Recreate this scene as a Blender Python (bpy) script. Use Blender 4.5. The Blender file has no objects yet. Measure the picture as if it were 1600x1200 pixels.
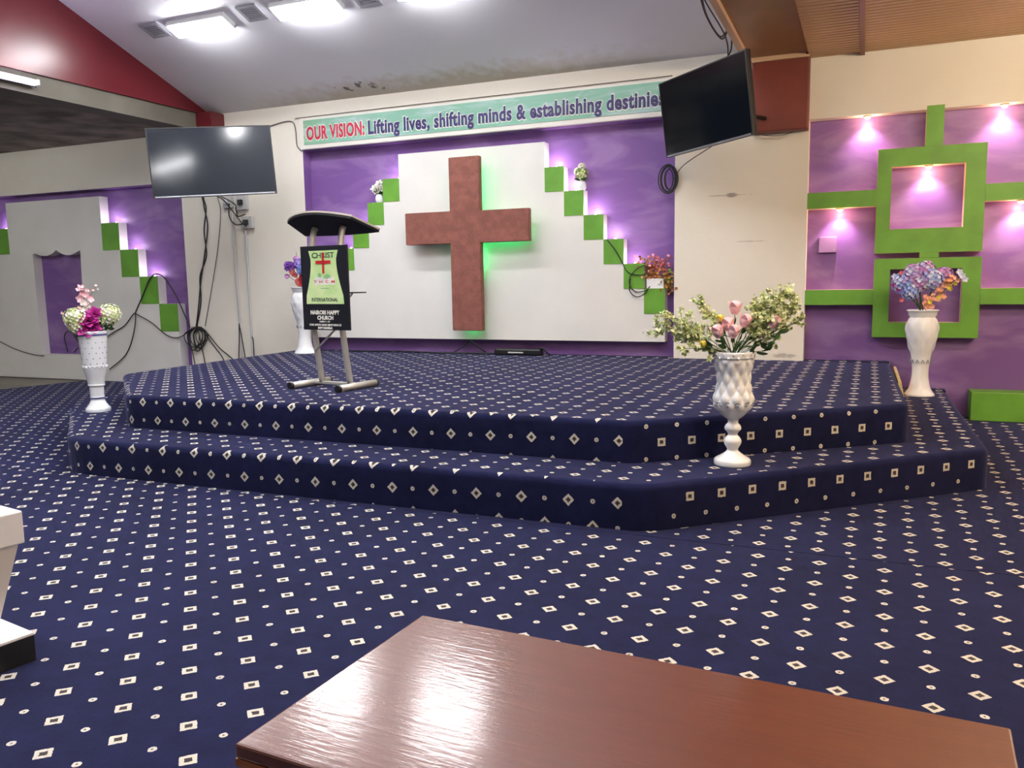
import bpy, bmesh, math, random
from mathutils import Vector, Matrix
C = bpy.data.collections.new('scene'); bpy.context.scene.collection.children.link(C)
SC = bpy.context.scene
PI = math.pi
random.seed(4)

# ---------------------------------------------------------------- camera, world, exposure
F_PX, YAW, PITCH, ROLL, CAM_H = 1290.076, .40208, .12607, -.01727, 1.25
D = 7.942            # front face of the stage wall
REC = .13            # depth of the wall recesses
cy, sy = math.cos(YAW), math.sin(YAW)
fwd = Vector((-sy*math.cos(PITCH), cy*math.cos(PITCH), -math.sin(PITCH)))
rgt = Vector((cy, sy, 0)); upv = rgt.cross(fwd)
r2 = rgt*math.cos(ROLL) + upv*math.sin(ROLL); u2 = -rgt*math.sin(ROLL) + upv*math.cos(ROLL)
cd = bpy.data.cameras.new('camera'); cam = bpy.data.objects.new('camera', cd); C.objects.link(cam)
cd.sensor_width = 36; cd.lens = F_PX/1600*36; cd.clip_start = .02; cd.clip_end = 100
m = Matrix((r2, u2, -fwd)).transposed().to_4x4(); m.translation = (0, 0, CAM_H)
cam.matrix_world = m
SC.camera = cam
w = bpy.data.worlds.new('world'); SC.world = w; w.use_nodes = True
w.node_tree.nodes['Background'].inputs[0].default_value = (.75, .82, 1, 1)
w.node_tree.nodes['Background'].inputs[1].default_value = .35
SC.view_settings.view_transform = 'Standard'; SC.view_settings.look = 'None'
SC.view_settings.gamma = 1; SC.view_settings.use_curve_mapping = False
SC.view_settings.exposure = 1.25
LAMP = 42.0          # emission of the ceiling fixtures

# ---------------------------------------------------------------- materials
def nodes(name):
    mt = bpy.data.materials.new(name); mt.use_nodes = True
    nt = mt.node_tree; b = nt.nodes['Principled BSDF']
    return mt, nt, b
def mat(name, col, rough=.6, metal=0, var=0, vscale=3, bump=0, bscale=40, spec=.5, emit=None, es=0, col2=None, coat=0, sub=None):
    mt, nt, b = nodes(name)
    b.inputs['Base Color'].default_value = (*col, 1); b.inputs['Roughness'].default_value = rough
    b.inputs['Metallic'].default_value = metal; b.inputs['Specular IOR Level'].default_value = spec
    b.inputs['Coat Weight'].default_value = coat; b.inputs['Coat Roughness'].default_value = .15
    tc = nt.nodes.new('ShaderNodeTexCoord')
    if var or col2:
        n = nt.nodes.new('ShaderNodeTexNoise'); n.inputs['Scale'].default_value = vscale; n.inputs['Detail'].default_value = 5
        nt.links.new(tc.outputs['Object'], n.inputs['Vector'])
        mx = nt.nodes.new('ShaderNodeMix'); mx.data_type = 'RGBA'
        mr = nt.nodes.new('ShaderNodeMapRange'); mr.inputs[1].default_value = .38; mr.inputs[2].default_value = .66
        nt.links.new(n.outputs[0], mr.inputs[0]); nt.links.new(mr.outputs[0], mx.inputs[0])
        c2 = col2 or tuple(min(1, c*(1+var)) for c in col); c1 = col if col2 else tuple(c*(1-var) for c in col)
        mx.inputs[6].default_value = (*c1, 1); mx.inputs[7].default_value = (*c2, 1)
        nt.links.new(mx.outputs[2], b.inputs['Base Color'])
    if bump:
        n = nt.nodes.new('ShaderNodeTexNoise'); n.inputs['Scale'].default_value = bscale; n.inputs['Detail'].default_value = 4
        nt.links.new(tc.outputs['Object'], n.inputs['Vector'])
        bp = nt.nodes.new('ShaderNodeBump'); bp.inputs['Strength'].default_value = bump; bp.inputs['Distance'].default_value = .01
        nt.links.new(n.outputs[0], bp.inputs['Height']); nt.links.new(bp.outputs[0], b.inputs['Normal'])
    if emit:
        b.inputs['Emission Color'].default_value = (*emit, 1); b.inputs['Emission Strength'].default_value = es
    return mt
def mth(nt, op, a, b=None, clamp=False):
    n = nt.nodes.new('ShaderNodeMath'); n.operation = op; n.use_clamp = clamp
    for i, v in enumerate((a, b)):
        if v is None: continue
        if isinstance(v, (int, float)): n.inputs[i].default_value = v
        else: nt.links.new(v, n.inputs[i])
    return n.outputs[0]
def mixc(nt, f, a, b):
    n = nt.nodes.new('ShaderNodeMix'); n.data_type = 'RGBA'
    for i, v in ((0, f), (6, a), (7, b)):
        if isinstance(v, tuple): n.inputs[i].default_value = (*v, 1)
        elif isinstance(v, (int, float)): n.inputs[i].default_value = v
        else: nt.links.new(v, n.inputs[i])
    return n.outputs[2]

def carpet_mat():
    mt, nt, b = nodes('navy_carpet')
    uv = nt.nodes.new('ShaderNodeUVMap'); uv.uv_map = 'UVMap'
    tc = nt.nodes.new('ShaderNodeTexCoord')
    nz = nt.nodes.new('ShaderNodeTexNoise'); nz.inputs['Scale'].default_value = 90; nt.links.new(tc.outputs['Object'], nz.inputs['Vector'])
    wob = nt.nodes.new('ShaderNodeVectorMath'); wob.operation = 'SCALE'; wob.inputs['Scale'].default_value = .035
    nt.links.new(nz.outputs['Color'], wob.inputs[0])
    ad = nt.nodes.new('ShaderNodeVectorMath'); ad.operation = 'ADD'
    nt.links.new(uv.outputs[0], ad.inputs[0]); nt.links.new(wob.outputs[0], ad.inputs[1])
    sp = nt.nodes.new('ShaderNodeSeparateXYZ'); nt.links.new(ad.outputs[0], sp.inputs[0])
    def cheb(off):
        o = []
        for k in (0, 1):
            f = mth(nt, 'FRACT', mth(nt, 'ADD', sp.outputs[k], off))
            o.append(mth(nt, 'ABSOLUTE', mth(nt, 'SUBTRACT', f, .5)))
        return o
    bx, by = cheb(.5-.0175); d = mth(nt, 'MAXIMUM', bx, by)
    sx, sy_ = cheb(-.0175)
    sr = mth(nt, 'SQRT', mth(nt, 'ADD', mth(nt, 'MULTIPLY', sx, sx), mth(nt, 'MULTIPLY', sy_, sy_)))
    big = mth(nt, 'LESS_THAN', d, .124); core = mth(nt, 'LESS_THAN', d, .056)
    sm = mth(nt, 'LESS_THAN', sr, .068); smc = mth(nt, 'LESS_THAN', sr, .018)
    n2 = nt.nodes.new('ShaderNodeTexNoise'); n2.inputs['Scale'].default_value = 1.6; n2.inputs['Detail'].default_value = 6
    nt.links.new(tc.outputs['Object'], n2.inputs['Vector'])
    n3 = nt.nodes.new('ShaderNodeTexNoise'); n3.inputs['Scale'].default_value = 14; n3.inputs['Detail'].default_value = 5
    nt.links.new(tc.outputs['Object'], n3.inputs['Vector'])
    mr = nt.nodes.new('ShaderNodeMapRange'); mr.inputs[1].default_value = .35; mr.inputs[2].default_value = .65
    nt.links.new(mth(nt, 'MULTIPLY', mth(nt, 'ADD', n2.outputs[0], n3.outputs[0]), .5), mr.inputs[0])
    base = mixc(nt, mr.outputs[0], (.0048, .0062, .028), (.0095, .0118, .052))
    c = mixc(nt, mth(nt, 'MAXIMUM', big, sm), base, (.56, .53, .45))
    c = mixc(nt, mth(nt, 'MAXIMUM', core, smc), c, (.05, .04, .035))
    nt.links.new(c, b.inputs['Base Color'])
    b.inputs['Roughness'].default_value = .95; b.inputs['Specular IOR Level'].default_value = .15
    b.inputs['Sheen Weight'].default_value = .17; b.inputs['Sheen Roughness'].default_value = .4
    b.inputs['Sheen Tint'].default_value = (.45, .48, .95, 1)
    n4 = nt.nodes.new('ShaderNodeTexNoise'); n4.inputs['Scale'].default_value = 250; nt.links.new(tc.outputs['Object'], n4.inputs['Vector'])
    bp = nt.nodes.new('ShaderNodeBump'); bp.inputs['Strength'].default_value = .5; bp.inputs['Distance'].default_value = .004
    nt.links.new(n4.outputs[0], bp.inputs['Height']); nt.links.new(bp.outputs[0], b.inputs['Normal'])
    return mt

def plaster_mat():
    """cream plaster with its own stains: a chipped hole, scuffs and dirt specks"""
    mt, nt, b = nodes('cream_plaster')
    tc = nt.nodes.new('ShaderNodeTexCoord'); sp = nt.nodes.new('ShaderNodeSeparateXYZ'); nt.links.new(tc.outputs['Object'], sp.inputs[0])
    X, Z = sp.outputs[0], sp.outputs[2]
    n = nt.nodes.new('ShaderNodeTexNoise'); n.inputs['Scale'].default_value = 2.2; n.inputs['Detail'].default_value = 6; nt.links.new(tc.outputs['Object'], n.inputs['Vector'])
    n2 = nt.nodes.new('ShaderNodeTexNoise'); n2.inputs['Scale'].default_value = 26; n2.inputs['Detail'].default_value = 6; nt.links.new(tc.outputs['Object'], n2.inputs['Vector'])
    c = mixc(nt, n.outputs[0], (.72, .68, .58), (.82, .78, .69))
    def blob(c, x, z, rx, rz, col, k=.9, wob=.55):
        dx = mth(nt, 'DIVIDE', mth(nt, 'SUBTRACT', X, x), rx); dz = mth(nt, 'DIVIDE', mth(nt, 'SUBTRACT', Z, z), rz)
        r = mth(nt, 'ADD', mth(nt, 'MULTIPLY', dx, dx), mth(nt, 'MULTIPLY', dz, dz))
        r = mth(nt, 'ADD', r, mth(nt, 'MULTIPLY', mth(nt, 'SUBTRACT', n2.outputs[0], .5), wob*6))
        f = mth(nt, 'MULTIPLY', mth(nt, 'SUBTRACT', 1.25, r, True), k, True)
        return mixc(nt, f, c, col)
    c = blob(c, -1.15, 1.985, .055, .022, (.30, .27, .24), .95, .15)
    c = blob(c, -1.17, 1.985, .20, .006, (.42, .36, .30), .7)
    c = blob(c, -.98, 1.56, .16, .007, (.45, .36, .30), .5)
    c = blob(c, -1.2, .52, .14, .03, (.30, .27, .22), .6)
    c = blob(c, -.66, .51, .12, .02, (.30, .27, .22), .6)
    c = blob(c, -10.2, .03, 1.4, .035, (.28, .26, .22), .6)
    c = blob(c, -10.90, 1.08, .06, .16, (.86, .85, .82), .9, .4)
    c = blob(c, -10.86, .90, .07, .13, (.87, .86, .83), .9, .4)
    nt.links.new(c, b.inputs['Base Color']); b.inputs['Roughness'].default_value = .75
    bp = nt.nodes.new('ShaderNodeBump'); bp.inputs['Strength'].default_value = .15; bp.inputs['Distance'].default_value = .01
    nt.links.new(n2.outputs[0], bp.inputs['Height']); nt.links.new(bp.outputs[0], b.inputs['Normal'])
    return mt

def purple_mat():
    mt, nt, b = nodes('purple_paint')
    tc = nt.nodes.new('ShaderNodeTexCoord')
    mp = nt.nodes.new('ShaderNodeMapping'); mp.inputs['Scale'].default_value = (1, 1, 2.6); nt.links.new(tc.outputs['Object'], mp.inputs[0])
    n = nt.nodes.new('ShaderNodeTexNoise'); n.inputs['Scale'].default_value = 1.7; n.inputs['Detail'].default_value = 7; n.inputs['Distortion'].default_value = .6
    nt.links.new(mp.outputs[0], n.inputs['Vector'])
    mr = nt.nodes.new('ShaderNodeMapRange'); mr.inputs[1].default_value = .45; mr.inputs[2].default_value = .75; nt.links.new(n.outputs[0], mr.inputs[0])
    c = mixc(nt, mr.outputs[0], (.195, .095, .305), (.32, .20, .42))
    nt.links.new(c, b.inputs['Base Color']); b.inputs['Roughness'].default_value = .42; b.inputs['Specular IOR Level'].default_value = .35
    return mt

def ceiling_mat():
    mt, nt, b = nodes('ceiling_paint')
    tc = nt.nodes.new('ShaderNodeTexCoord'); sp = nt.nodes.new('ShaderNodeSeparateXYZ'); nt.links.new(tc.outputs['Object'], sp.inputs[0])
    n = nt.nodes.new('ShaderNodeTexNoise'); n.inputs['Scale'].default_value = 9; n.inputs['Detail'].default_value = 8; nt.links.new(tc.outputs['Object'], n.inputs['Vector'])
    n1 = nt.nodes.new('ShaderNodeTexNoise'); n1.inputs['Scale'].default_value = 1.2; nt.links.new(tc.outputs['Object'], n1.inputs['Vector'])
    X, Y = sp.outputs[0], sp.outputs[1]
    nn = mth(nt, 'SUBTRACT', n.outputs[0], .5)
    # brown water stain band by the wall, and the peeled black flakes in it
    e = mth(nt, 'ADD', mth(nt, 'MULTIPLY', mth(nt, 'SUBTRACT', Y, 7.62), 4.5), mth(nt, 'MULTIPLY', nn, 2.0))
    dx = mth(nt, 'DIVIDE', mth(nt, 'SUBTRACT', X, -4.2), 2.6); g = mth(nt, 'SUBTRACT', 1, mth(nt, 'MULTIPLY', dx, dx), True)
    f = mth(nt, 'MULTIPLY', mth(nt, 'MULTIPLY', e, g, True), .75)
    c = mixc(nt, n1.outputs[0], (.74, .75, .80), (.82, .82, .86))
    c = mixc(nt, f, c, (.50, .43, .32))
    dx = mth(nt, 'DIVIDE', mth(nt, 'SUBTRACT', X, -5.0), .36); dy = mth(nt, 'DIVIDE', mth(nt, 'SUBTRACT', Y, 7.78), .12)
    r = mth(nt, 'ADD', mth(nt, 'ADD', mth(nt, 'MULTIPLY', dx, dx), mth(nt, 'MULTIPLY', dy, dy)), mth(nt, 'MULTIPLY', nn, 9))
    c = mixc(nt, mth(nt, 'MULTIPLY', mth(nt, 'SUBTRACT', .1, r, True), 1.2, True), c, (.16, .13, .10))
    nt.links.new(c, b.inputs['Base Color']); b.inputs['Roughness'].default_value = .6
    return mt

def slat_mat():
    mt, nt, b = nodes('brown_slats')
    tc = nt.nodes.new('ShaderNodeTexCoord')
    wv = nt.nodes.new('ShaderNodeTexWave'); wv.bands_direction = 'Y'; wv.inputs['Scale'].default_value = 4.2; wv.inputs['Distortion'].default_value = .25
    nt.links.new(tc.outputs['Object'], wv.inputs['Vector'])
    c = mixc(nt, wv.outputs[1], (.46, .26, .115), (.60, .37, .18))
    nt.links.new(c, b.inputs['Base Color']); b.inputs['Roughness'].default_value = .45
    bp = nt.nodes.new('ShaderNodeBump'); bp.inputs['Strength'].default_value = .8; bp.inputs['Distance'].default_value = .02
    nt.links.new(wv.outputs[1], bp.inputs['Height']); nt.links.new(bp.outputs[0], b.inputs['Normal'])
    return mt

def wood_mat(name, c1, c2, rough, coat, scale=(14, 1.2, 14), rb=.0):
    mt, nt, b = nodes(name)
    tc = nt.nodes.new('ShaderNodeTexCoord'); mp = nt.nodes.new('ShaderNodeMapping'); mp.inputs['Scale'].default_value = scale
    nt.links.new(tc.outputs['Object'], mp.inputs[0])
    n = nt.nodes.new('ShaderNodeTexNoise'); n.inputs['Scale'].default_value = 3; n.inputs['Detail'].default_value = 8; n.inputs['Distortion'].default_value = .5
    nt.links.new(mp.outputs[0], n.inputs['Vector'])
    c = mixc(nt, n.outputs[0], c1, c2)
    nt.links.new(c, b.inputs['Base Color']); b.inputs['Roughness'].default_value = rough
    b.inputs['Coat Weight'].default_value = coat; b.inputs['Coat Roughness'].default_value = .12
    if rb:
        n2 = nt.nodes.new('ShaderNodeTexNoise'); n2.inputs['Scale'].default_value = 7; n2.inputs['Detail'].default_value = 6; nt.links.new(mp.outputs[0], n2.inputs['Vector'])
        bp = nt.nodes.new('ShaderNodeBump'); bp.inputs['Strength'].default_value = rb; bp.inputs['Distance'].default_value = .004
        nt.links.new(n2.outputs[0], bp.inputs['Height']); nt.links.new(bp.outputs[0], b.inputs['Normal']); nt.links.new(bp.outputs[0], b.inputs['Coat Normal'])
    return mt

def banner_mat():
    mt, nt, b = nodes('banner_print')
    tc = nt.nodes.new('ShaderNodeTexCoord'); sp = nt.nodes.new('ShaderNodeSeparateXYZ'); nt.links.new(tc.outputs['Object'], sp.inputs[0])
    mp = nt.nodes.new('ShaderNodeMapping'); mp.inputs['Scale'].default_value = (1.1, 1, 5); mp.inputs['Rotation'].default_value = (0, -.12, 0)
    nt.links.new(tc.outputs['Object'], mp.inputs[0])
    n = nt.nodes.new('ShaderNodeTexNoise'); n.inputs['Scale'].default_value = 2.4; n.inputs['Detail'].default_value = 6; n.inputs['Distortion'].default_value = 1.2
    nt.links.new(mp.outputs[0], n.inputs['Vector'])
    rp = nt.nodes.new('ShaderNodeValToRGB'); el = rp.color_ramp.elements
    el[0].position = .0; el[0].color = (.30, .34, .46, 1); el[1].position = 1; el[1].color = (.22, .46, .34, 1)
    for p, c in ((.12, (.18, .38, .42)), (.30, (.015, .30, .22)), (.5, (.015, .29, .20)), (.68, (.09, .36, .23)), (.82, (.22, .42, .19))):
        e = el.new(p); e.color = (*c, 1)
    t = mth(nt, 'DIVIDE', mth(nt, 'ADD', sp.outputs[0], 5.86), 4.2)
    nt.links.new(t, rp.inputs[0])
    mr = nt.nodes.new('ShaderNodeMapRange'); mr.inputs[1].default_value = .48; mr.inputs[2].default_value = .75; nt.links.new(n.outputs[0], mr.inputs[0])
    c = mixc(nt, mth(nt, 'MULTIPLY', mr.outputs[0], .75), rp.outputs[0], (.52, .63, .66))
    nt.links.new(c, b.inputs['Base Color']); b.inputs['Roughness'].default_value = .3
    return mt

M = {}
M['carpet'] = carpet_mat()
M['plaster'] = plaster_mat()
M['purple'] = purple_mat()
M['ceil'] = ceiling_mat()
M['slat'] = slat_mat()
M['panel'] = mat('white_panel', (.74, .73, .69), .6, var=.03, vscale=2)
M['green'] = mat('green_paint', (.135, .36, .035), .5, var=.10, vscale=5)
M['reveal'] = mat('peach_reveal', (.80, .60, .42), .6)
M['red'] = mat('red_beam', (.12, .0095, .015), .3, var=.08, vscale=2)
M['redbrown'] = mat('red_column', (.17, .026, .014), .5, var=.15, vscale=3)
M['brownbeam'] = mat('brown_beam', (.28, .14, .055), .45, var=.1, vscale=3)
M['batten'] = mat('brown_batten', (.17, .05, .02), .5)
M['trimc'] = mat('pale_trim', (.62, .42, .27), .6)
M['concrete'] = mat('grey_concrete', (.17, .145, .125), .9, var=.45, vscale=2.5, bump=.4, bscale=8)
M['fascia'] = mat('grey_fascia', (.13, .12, .095), .8, var=.1)
M['floor'] = mat('screed', (.24, .22, .18), .9, var=.15)
M['cross'] = mat('textured_red_brown', (.25, .085, .062), .7, var=.16, vscale=14, bump=.8, bscale=90)
M['lamp'] = mat('lit_diffuser', (1, 1, 1), .5, emit=(.98, .98, 1), es=LAMP)
M['housing'] = mat('white_housing', (.55, .55, .55), .4)
M['warm'] = mat('added_warm_tube', (1, 1, 1), .5, emit=(1, .80, .58), es=115)
M['tubel'] = mat('lit_tube', (1, 1, 1), .5, emit=(.80, .66, 1), es=14)
M['spot'] = mat('lit_spot', (1, 1, 1), .5, emit=(1, .85, .82), es=7)
M['led'] = mat('lit_green_led', (.1, 1, .3), .5, emit=(.03, 1, .22), es=7)
M['vent'] = mat('vent_grey', (.30, .30, .33), .7, bump=.5, bscale=60)
M['ventd'] = mat('vent_dark', (.10, .10, .12), .8)
M['black'] = mat('black_plastic', (.012, .012, .013), .35)
M['screen'] = mat('tv_screen', (.004, .007, .014), .09, spec=.55)
M['screenr'] = mat('tv_screen_dark', (.004, .006, .009), .10, spec=.5)
M['chin'] = mat('silver_chin', (.45, .46, .5), .25, metal=.8)
M['cable'] = mat('black_cable', (.015, .014, .016), .5)
M['cableg'] = mat('grey_cable', (.12, .11, .11), .5)
M['conduit'] = mat('pale_conduit', (.52, .52, .52), .4)
M['socket'] = mat('white_socket', (.5, .5, .49), .4)
M['vase'] = mat('white_ceramic', (.83, .85, .87), .18, spec=.6, coat=.4, bump=.05, bscale=120)
M['vasegold'] = mat('grey_ornament', (.22, .23, .27), .4)
M['blueband'] = mat('blue_band', (.06, .07, .25), .3)
M['steel'] = mat('satin_steel', (.52, .51, .46), .32, metal=.45)
M['lectop'] = mat('lectern_underside', (.008, .008, .010), .6, spec=.25)
M['lecedge'] = mat('lectern_edge', (.42, .37, .30), .4)
M['board'] = mat('black_board', (.010, .012, .020), .3)
M['lime'] = mat('lime_emblem', (.55, .80, .32), .4, col2=(.72, .86, .45), vscale=9)
M['white'] = mat('white_print', (.85, .86, .88), .4)
M['greenprint'] = mat('green_print', (.28, .58, .25), .4)
M['redp'] = mat('red_print', (.62, .02, .03), .4)
M['crim'] = mat('crimson_print', (.52, .015, .06), .35)
M['navy'] = mat('navy_print', (.035, .025, .13), .35)
M['ink'] = mat('dark_print', (.03, .06, .05), .4)
M['banner'] = banner_mat()
M['bframe'] = mat('banner_frame', (.74, .72, .66), .5)
M['table'] = wood_mat('varnished_wood', (.095, .018, .005), (.145, .032, .009), .38, .75, (2.2, 16, 16), .13)
M['tabedge'] = wood_mat('edge_wood', (.26, .065, .010), (.34, .10, .02), .4, .5, (2, 14, 14))
M['wpaint'] = mat('glossy_white', (.82, .82, .82), .3)
M['foam'] = mat('raw_board_edge', (.46, .36, .16), .8, var=.15, vscale=20)
PET = dict(white=(.85, .84, .76), cream=(.78, .80, .50), palegreen=(.52, .62, .26), pink=(.82, .36, .42), palepink=(.93, .56, .60),
           magenta=(.40, .012, .22), lav=(.42, .32, .70), blue=(.28, .38, .76), violet=(.20, .07, .40), peach=(.86, .46, .30),
           yellow=(.72, .60, .08), scarlet=(.45, .01, .02), leaf=(.035, .10, .022), leaf2=(.13, .24, .05), stem=(.06, .14, .03),
           rust=(.36, .12, .03), mauve=(.55, .28, .58), pblue=(.60, .66, .86), rose=(.62, .14, .16), gold=(.55, .33, .06))
for k, c in PET.items(): M[k] = mat('petal_'+k, c, .6, var=.12, vscale=30)

# ---------------------------------------------------------------- mesh helpers
def obj(name, bm, m, parent=None, smooth=False, world=False, uv=None):
    me = bpy.data.meshes.new(name)
    if world and parent is not None:
        bmesh.ops.translate(bm, verts=bm.verts, vec=-parent.location)
    bmesh.ops.recalc_face_normals(bm, faces=bm.faces) if not uv else None
    bm.to_mesh(me); bm.free()
    for mm in (m if isinstance(m, (list, tuple)) else [m]): me.materials.append(mm)
    if smooth:
        for p in me.polygons: p.use_smooth = True
    o = bpy.data.objects.new(name, me); C.objects.link(o)
    if parent is not None: o.parent = parent
    return o
def tag(o, label, cat, group=None, kind=None):
    if label: o['label'] = label
    if cat: o['category'] = cat
    if group: o['group'] = group
    if kind: o['kind'] = kind
    return o
def thing(name, label, cat, loc=(0, 0, 0), rz=0, group=None):
    o = bpy.data.objects.new(name, None); C.objects.link(o); o.empty_display_size = .1
    o.location = loc; o.rotation_euler = (0, 0, rz)
    return tag(o, label, cat, group)
def struct(name, bm, m, **k):
    o = obj(name, bm, m, **k); o['kind'] = 'structure'; return o
def box(bm, x0, x1, y0, y1, z0, z1, mi=0):
    vs = [bm.verts.new((x, y, z)) for x in (x0, x1) for y in (y0, y1) for z in (z0, z1)]
    for f in ((0, 1, 3, 2), (4, 6, 7, 5), (0, 4, 5, 1), (2, 3, 7, 6), (0, 2, 6, 4), (1, 5, 7, 3)):
        fc = bm.faces.new([vs[i] for i in f]); fc.material_index = mi
    return vs
def B(*a, bev=0, seg=2):
    bm = bmesh.new(); box(bm, *a)
    if bev: bmesh.ops.bevel(bm, geom=bm.edges[:], offset=bev, segments=seg, affect='EDGES', profile=.5)
    return bm
def prism_xz(outer, holes, y0, y1, bm=None):
    bm = bm or bmesh.new(); nb = bmesh.new(); es = []
    for loop in [outer]+list(holes):
        vs = [nb.verts.new((x, y0, z)) for x, z in loop]
        es += [nb.edges.new((vs[i], vs[(i+1) % len(vs)])) for i in range(len(vs))]
    bmesh.ops.triangle_fill(nb, edges=es, use_beauty=True, use_dissolve=False)
    r = bmesh.ops.extrude_face_region(nb, geom=nb.faces[:])
    bmesh.ops.translate(nb, verts=[v for v in r['geom'] if isinstance(v, bmesh.types.BMVert)], vec=(0, y1-y0, 0))
    bmesh.ops.recalc_face_normals(nb, faces=nb.faces)
    tmp = bpy.data.meshes.new('t'); nb.to_mesh(tmp); nb.free(); bm.from_mesh(tmp); bpy.data.meshes.remove(tmp)
    return bm
def rect(x0, x1, z0, z1): return [(x0, z0), (x1, z0), (x1, z1), (x0, z1)]
def catmull(pts, n=8):
    P = [Vector(p) for p in pts]
    if len(P) < 3: return P
    P = [P[0]*2-P[1]]+P+[P[-1]*2-P[-2]]; out = []
    for i in range(1, len(P)-2):
        a, b, c, d = P[i-1:i+3]
        for k in range(n):
            t = k/n
            out.append(.5*((2*b)+(c-a)*t+(2*a-5*b+4*c-d)*t*t+(3*b-a-3*c+d)*t**3))
    out.append(P[-2]); return out
def tube(bm, pts, r, n=8, smooth=8, caps=True, mi=0):
    P = catmull(pts, smooth) if smooth else [Vector(p) for p in pts]
    rr = r if callable(r) else (lambda t: r)
    t0 = (P[1]-P[0]).normalized(); up = Vector((0, 0, 1)) if abs(t0.z) < .9 else Vector((1, 0, 0))
    u = t0.cross(up).normalized(); rings = []
    for i, p in enumerate(P):
        t = (P[min(i+1, len(P)-1)]-P[max(i-1, 0)]).normalized()
        u = (u-t*u.dot(t)).normalized(); v = t.cross(u); R = rr(i/(len(P)-1))
        rings.append([bm.verts.new(p+u*math.cos(2*PI*k/n)*R+v*math.sin(2*PI*k/n)*R) for k in range(n)])
    for a, b in zip(rings, rings[1:]):
        for k in range(n):
            f = bm.faces.new((a[k], a[(k+1) % n], b[(k+1) % n], b[k])); f.material_index = mi; f.smooth = True
    if caps:
        bm.faces.new(rings[0][::-1]).material_index = mi; bm.faces.new(rings[-1]).material_index = mi
    return bm
def lathe(prof, n=48, mod=None, bm=None):
    bm = bm or bmesh.new(); rings = []
    for r, z in prof:
        ring = []
        for k in range(n):
            a = 2*PI*k/n; R = max(.0005, r+(mod(a, z, r) if mod else 0))
            ring.append(bm.verts.new((R*math.cos(a), R*math.sin(a), z)))
        rings.append(ring)
    for a, b in zip(rings, rings[1:]):
        for k in range(n): bm.faces.new((a[k], a[(k+1) % n], b[(k+1) % n], b[k]))
    bm.faces.new(rings[0][::-1]); bm.faces.new(rings[-1])
    return bm
def densify(prof, n=5):
    P = catmull([(r, 0, z) for r, z in prof], n); return [(p.x, p.z) for p in P]
def text_bm(body, bold=.0, space=1.0):
    cu = bpy.data.curves.new('txt', 'FONT'); cu.body = body; cu.size = 1; cu.offset = bold; cu.extrude = .004; cu.space_character = space
    cu.align_x = 'LEFT'; cu.resolution_u = 3
    o = bpy.data.objects.new('txt', cu); C.objects.link(o)
    dg = bpy.context.evaluated_depsgraph_get(); me = bpy.data.meshes.new_from_object(o.evaluated_get(dg))
    bm = bmesh.new(); bm.from_mesh(me); bpy.data.objects.remove(o); bpy.data.meshes.remove(me); bpy.data.curves.remove(cu)
    return bm
def text_xz(body, x0, x1, zb, cap, y, th=.004, bold=.0, space=1.0):
    """letters lying in the XZ plane, facing -Y, scaled to the width and capital height of the lettering"""
    bm = text_bm(body, bold, space)
    xs = [v.co.x for v in bm.verts]; a, b = min(xs), max(xs); s = (x1-x0)/(b-a); hs = cap/.70
    for v in bm.verts:
        x, yy, z = v.co; v.co = (x0+(x-a)*s, y+(-th if z > 0 else 0), zb+yy*hs)
    return bm

# ---------------------------------------------------------------- building shell
ZW = 3.245                      # white ceiling meets the wall
SL = math.tan(math.radians(20.6))
def zc(y): return ZW+(D-y)*SL   # sloping ceiling
XB, XR = -7.2, -1.0             # inner faces of the two long beams
YB = -7.0; RID = 0.5
# floor slab and carpet
struct('floor', B(-13.5, 5.2, YB, D+.3, -.25, -.012), M['floor'])
LAT, ANG, O = .1832, math.radians(43.78), (-2.0, 1.422)
def lat_uv(x, y, ang=ANG, o=O):
    dx, dy = x-o[0], y-o[1]; c, s = math.cos(ang), math.sin(ang)
    return ((dx*c+dy*s)/LAT, (-dx*s+dy*c)/LAT)
def carpet(name, poly, off=(0, 0)):
    bm = bmesh.new(); uvl = bm.loops.layers.uv.new('UVMap')
    lo = [bm.verts.new((x, y, -.012)) for x, y in poly]; hi = [bm.verts.new((x, y, 0)) for x, y in poly]
    bm.faces.new(hi); n = len(poly)
    for i in range(n): bm.faces.new((lo[i], lo[(i+1) % n], hi[(i+1) % n], hi[i]))
    for f in bm.faces:
        for l in f.loops:
            u, v = lat_uv(l.vert.co.x, l.vert.co.y); l[uvl].uv = (u+off[0], v+off[1])
    return obj(name, bm, M['carpet'], uv=True)
c1 = carpet('carpet', [(-9.9, YB+.1), (5.0, YB+.1), (5.0, 3.828), (-9.85, 3.828)])
tag(c1, 'navy carpet with white diamond pattern covering the open floor before the stage', 'carpet')
c2 = carpet('carpet', [(-9.85, 3.832), (5.0, 3.832), (5.0, D-.003), (1.49, D-.003), (1.49, D+.125), (.69, D+.125), (.69, D-.003), (-9.57, D-.003), (-9.85, 6.9)], (.37, .21))
tag(c2, 'navy diamond carpet piece laid around the sides of the stage up to the wall', 'carpet')

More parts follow.
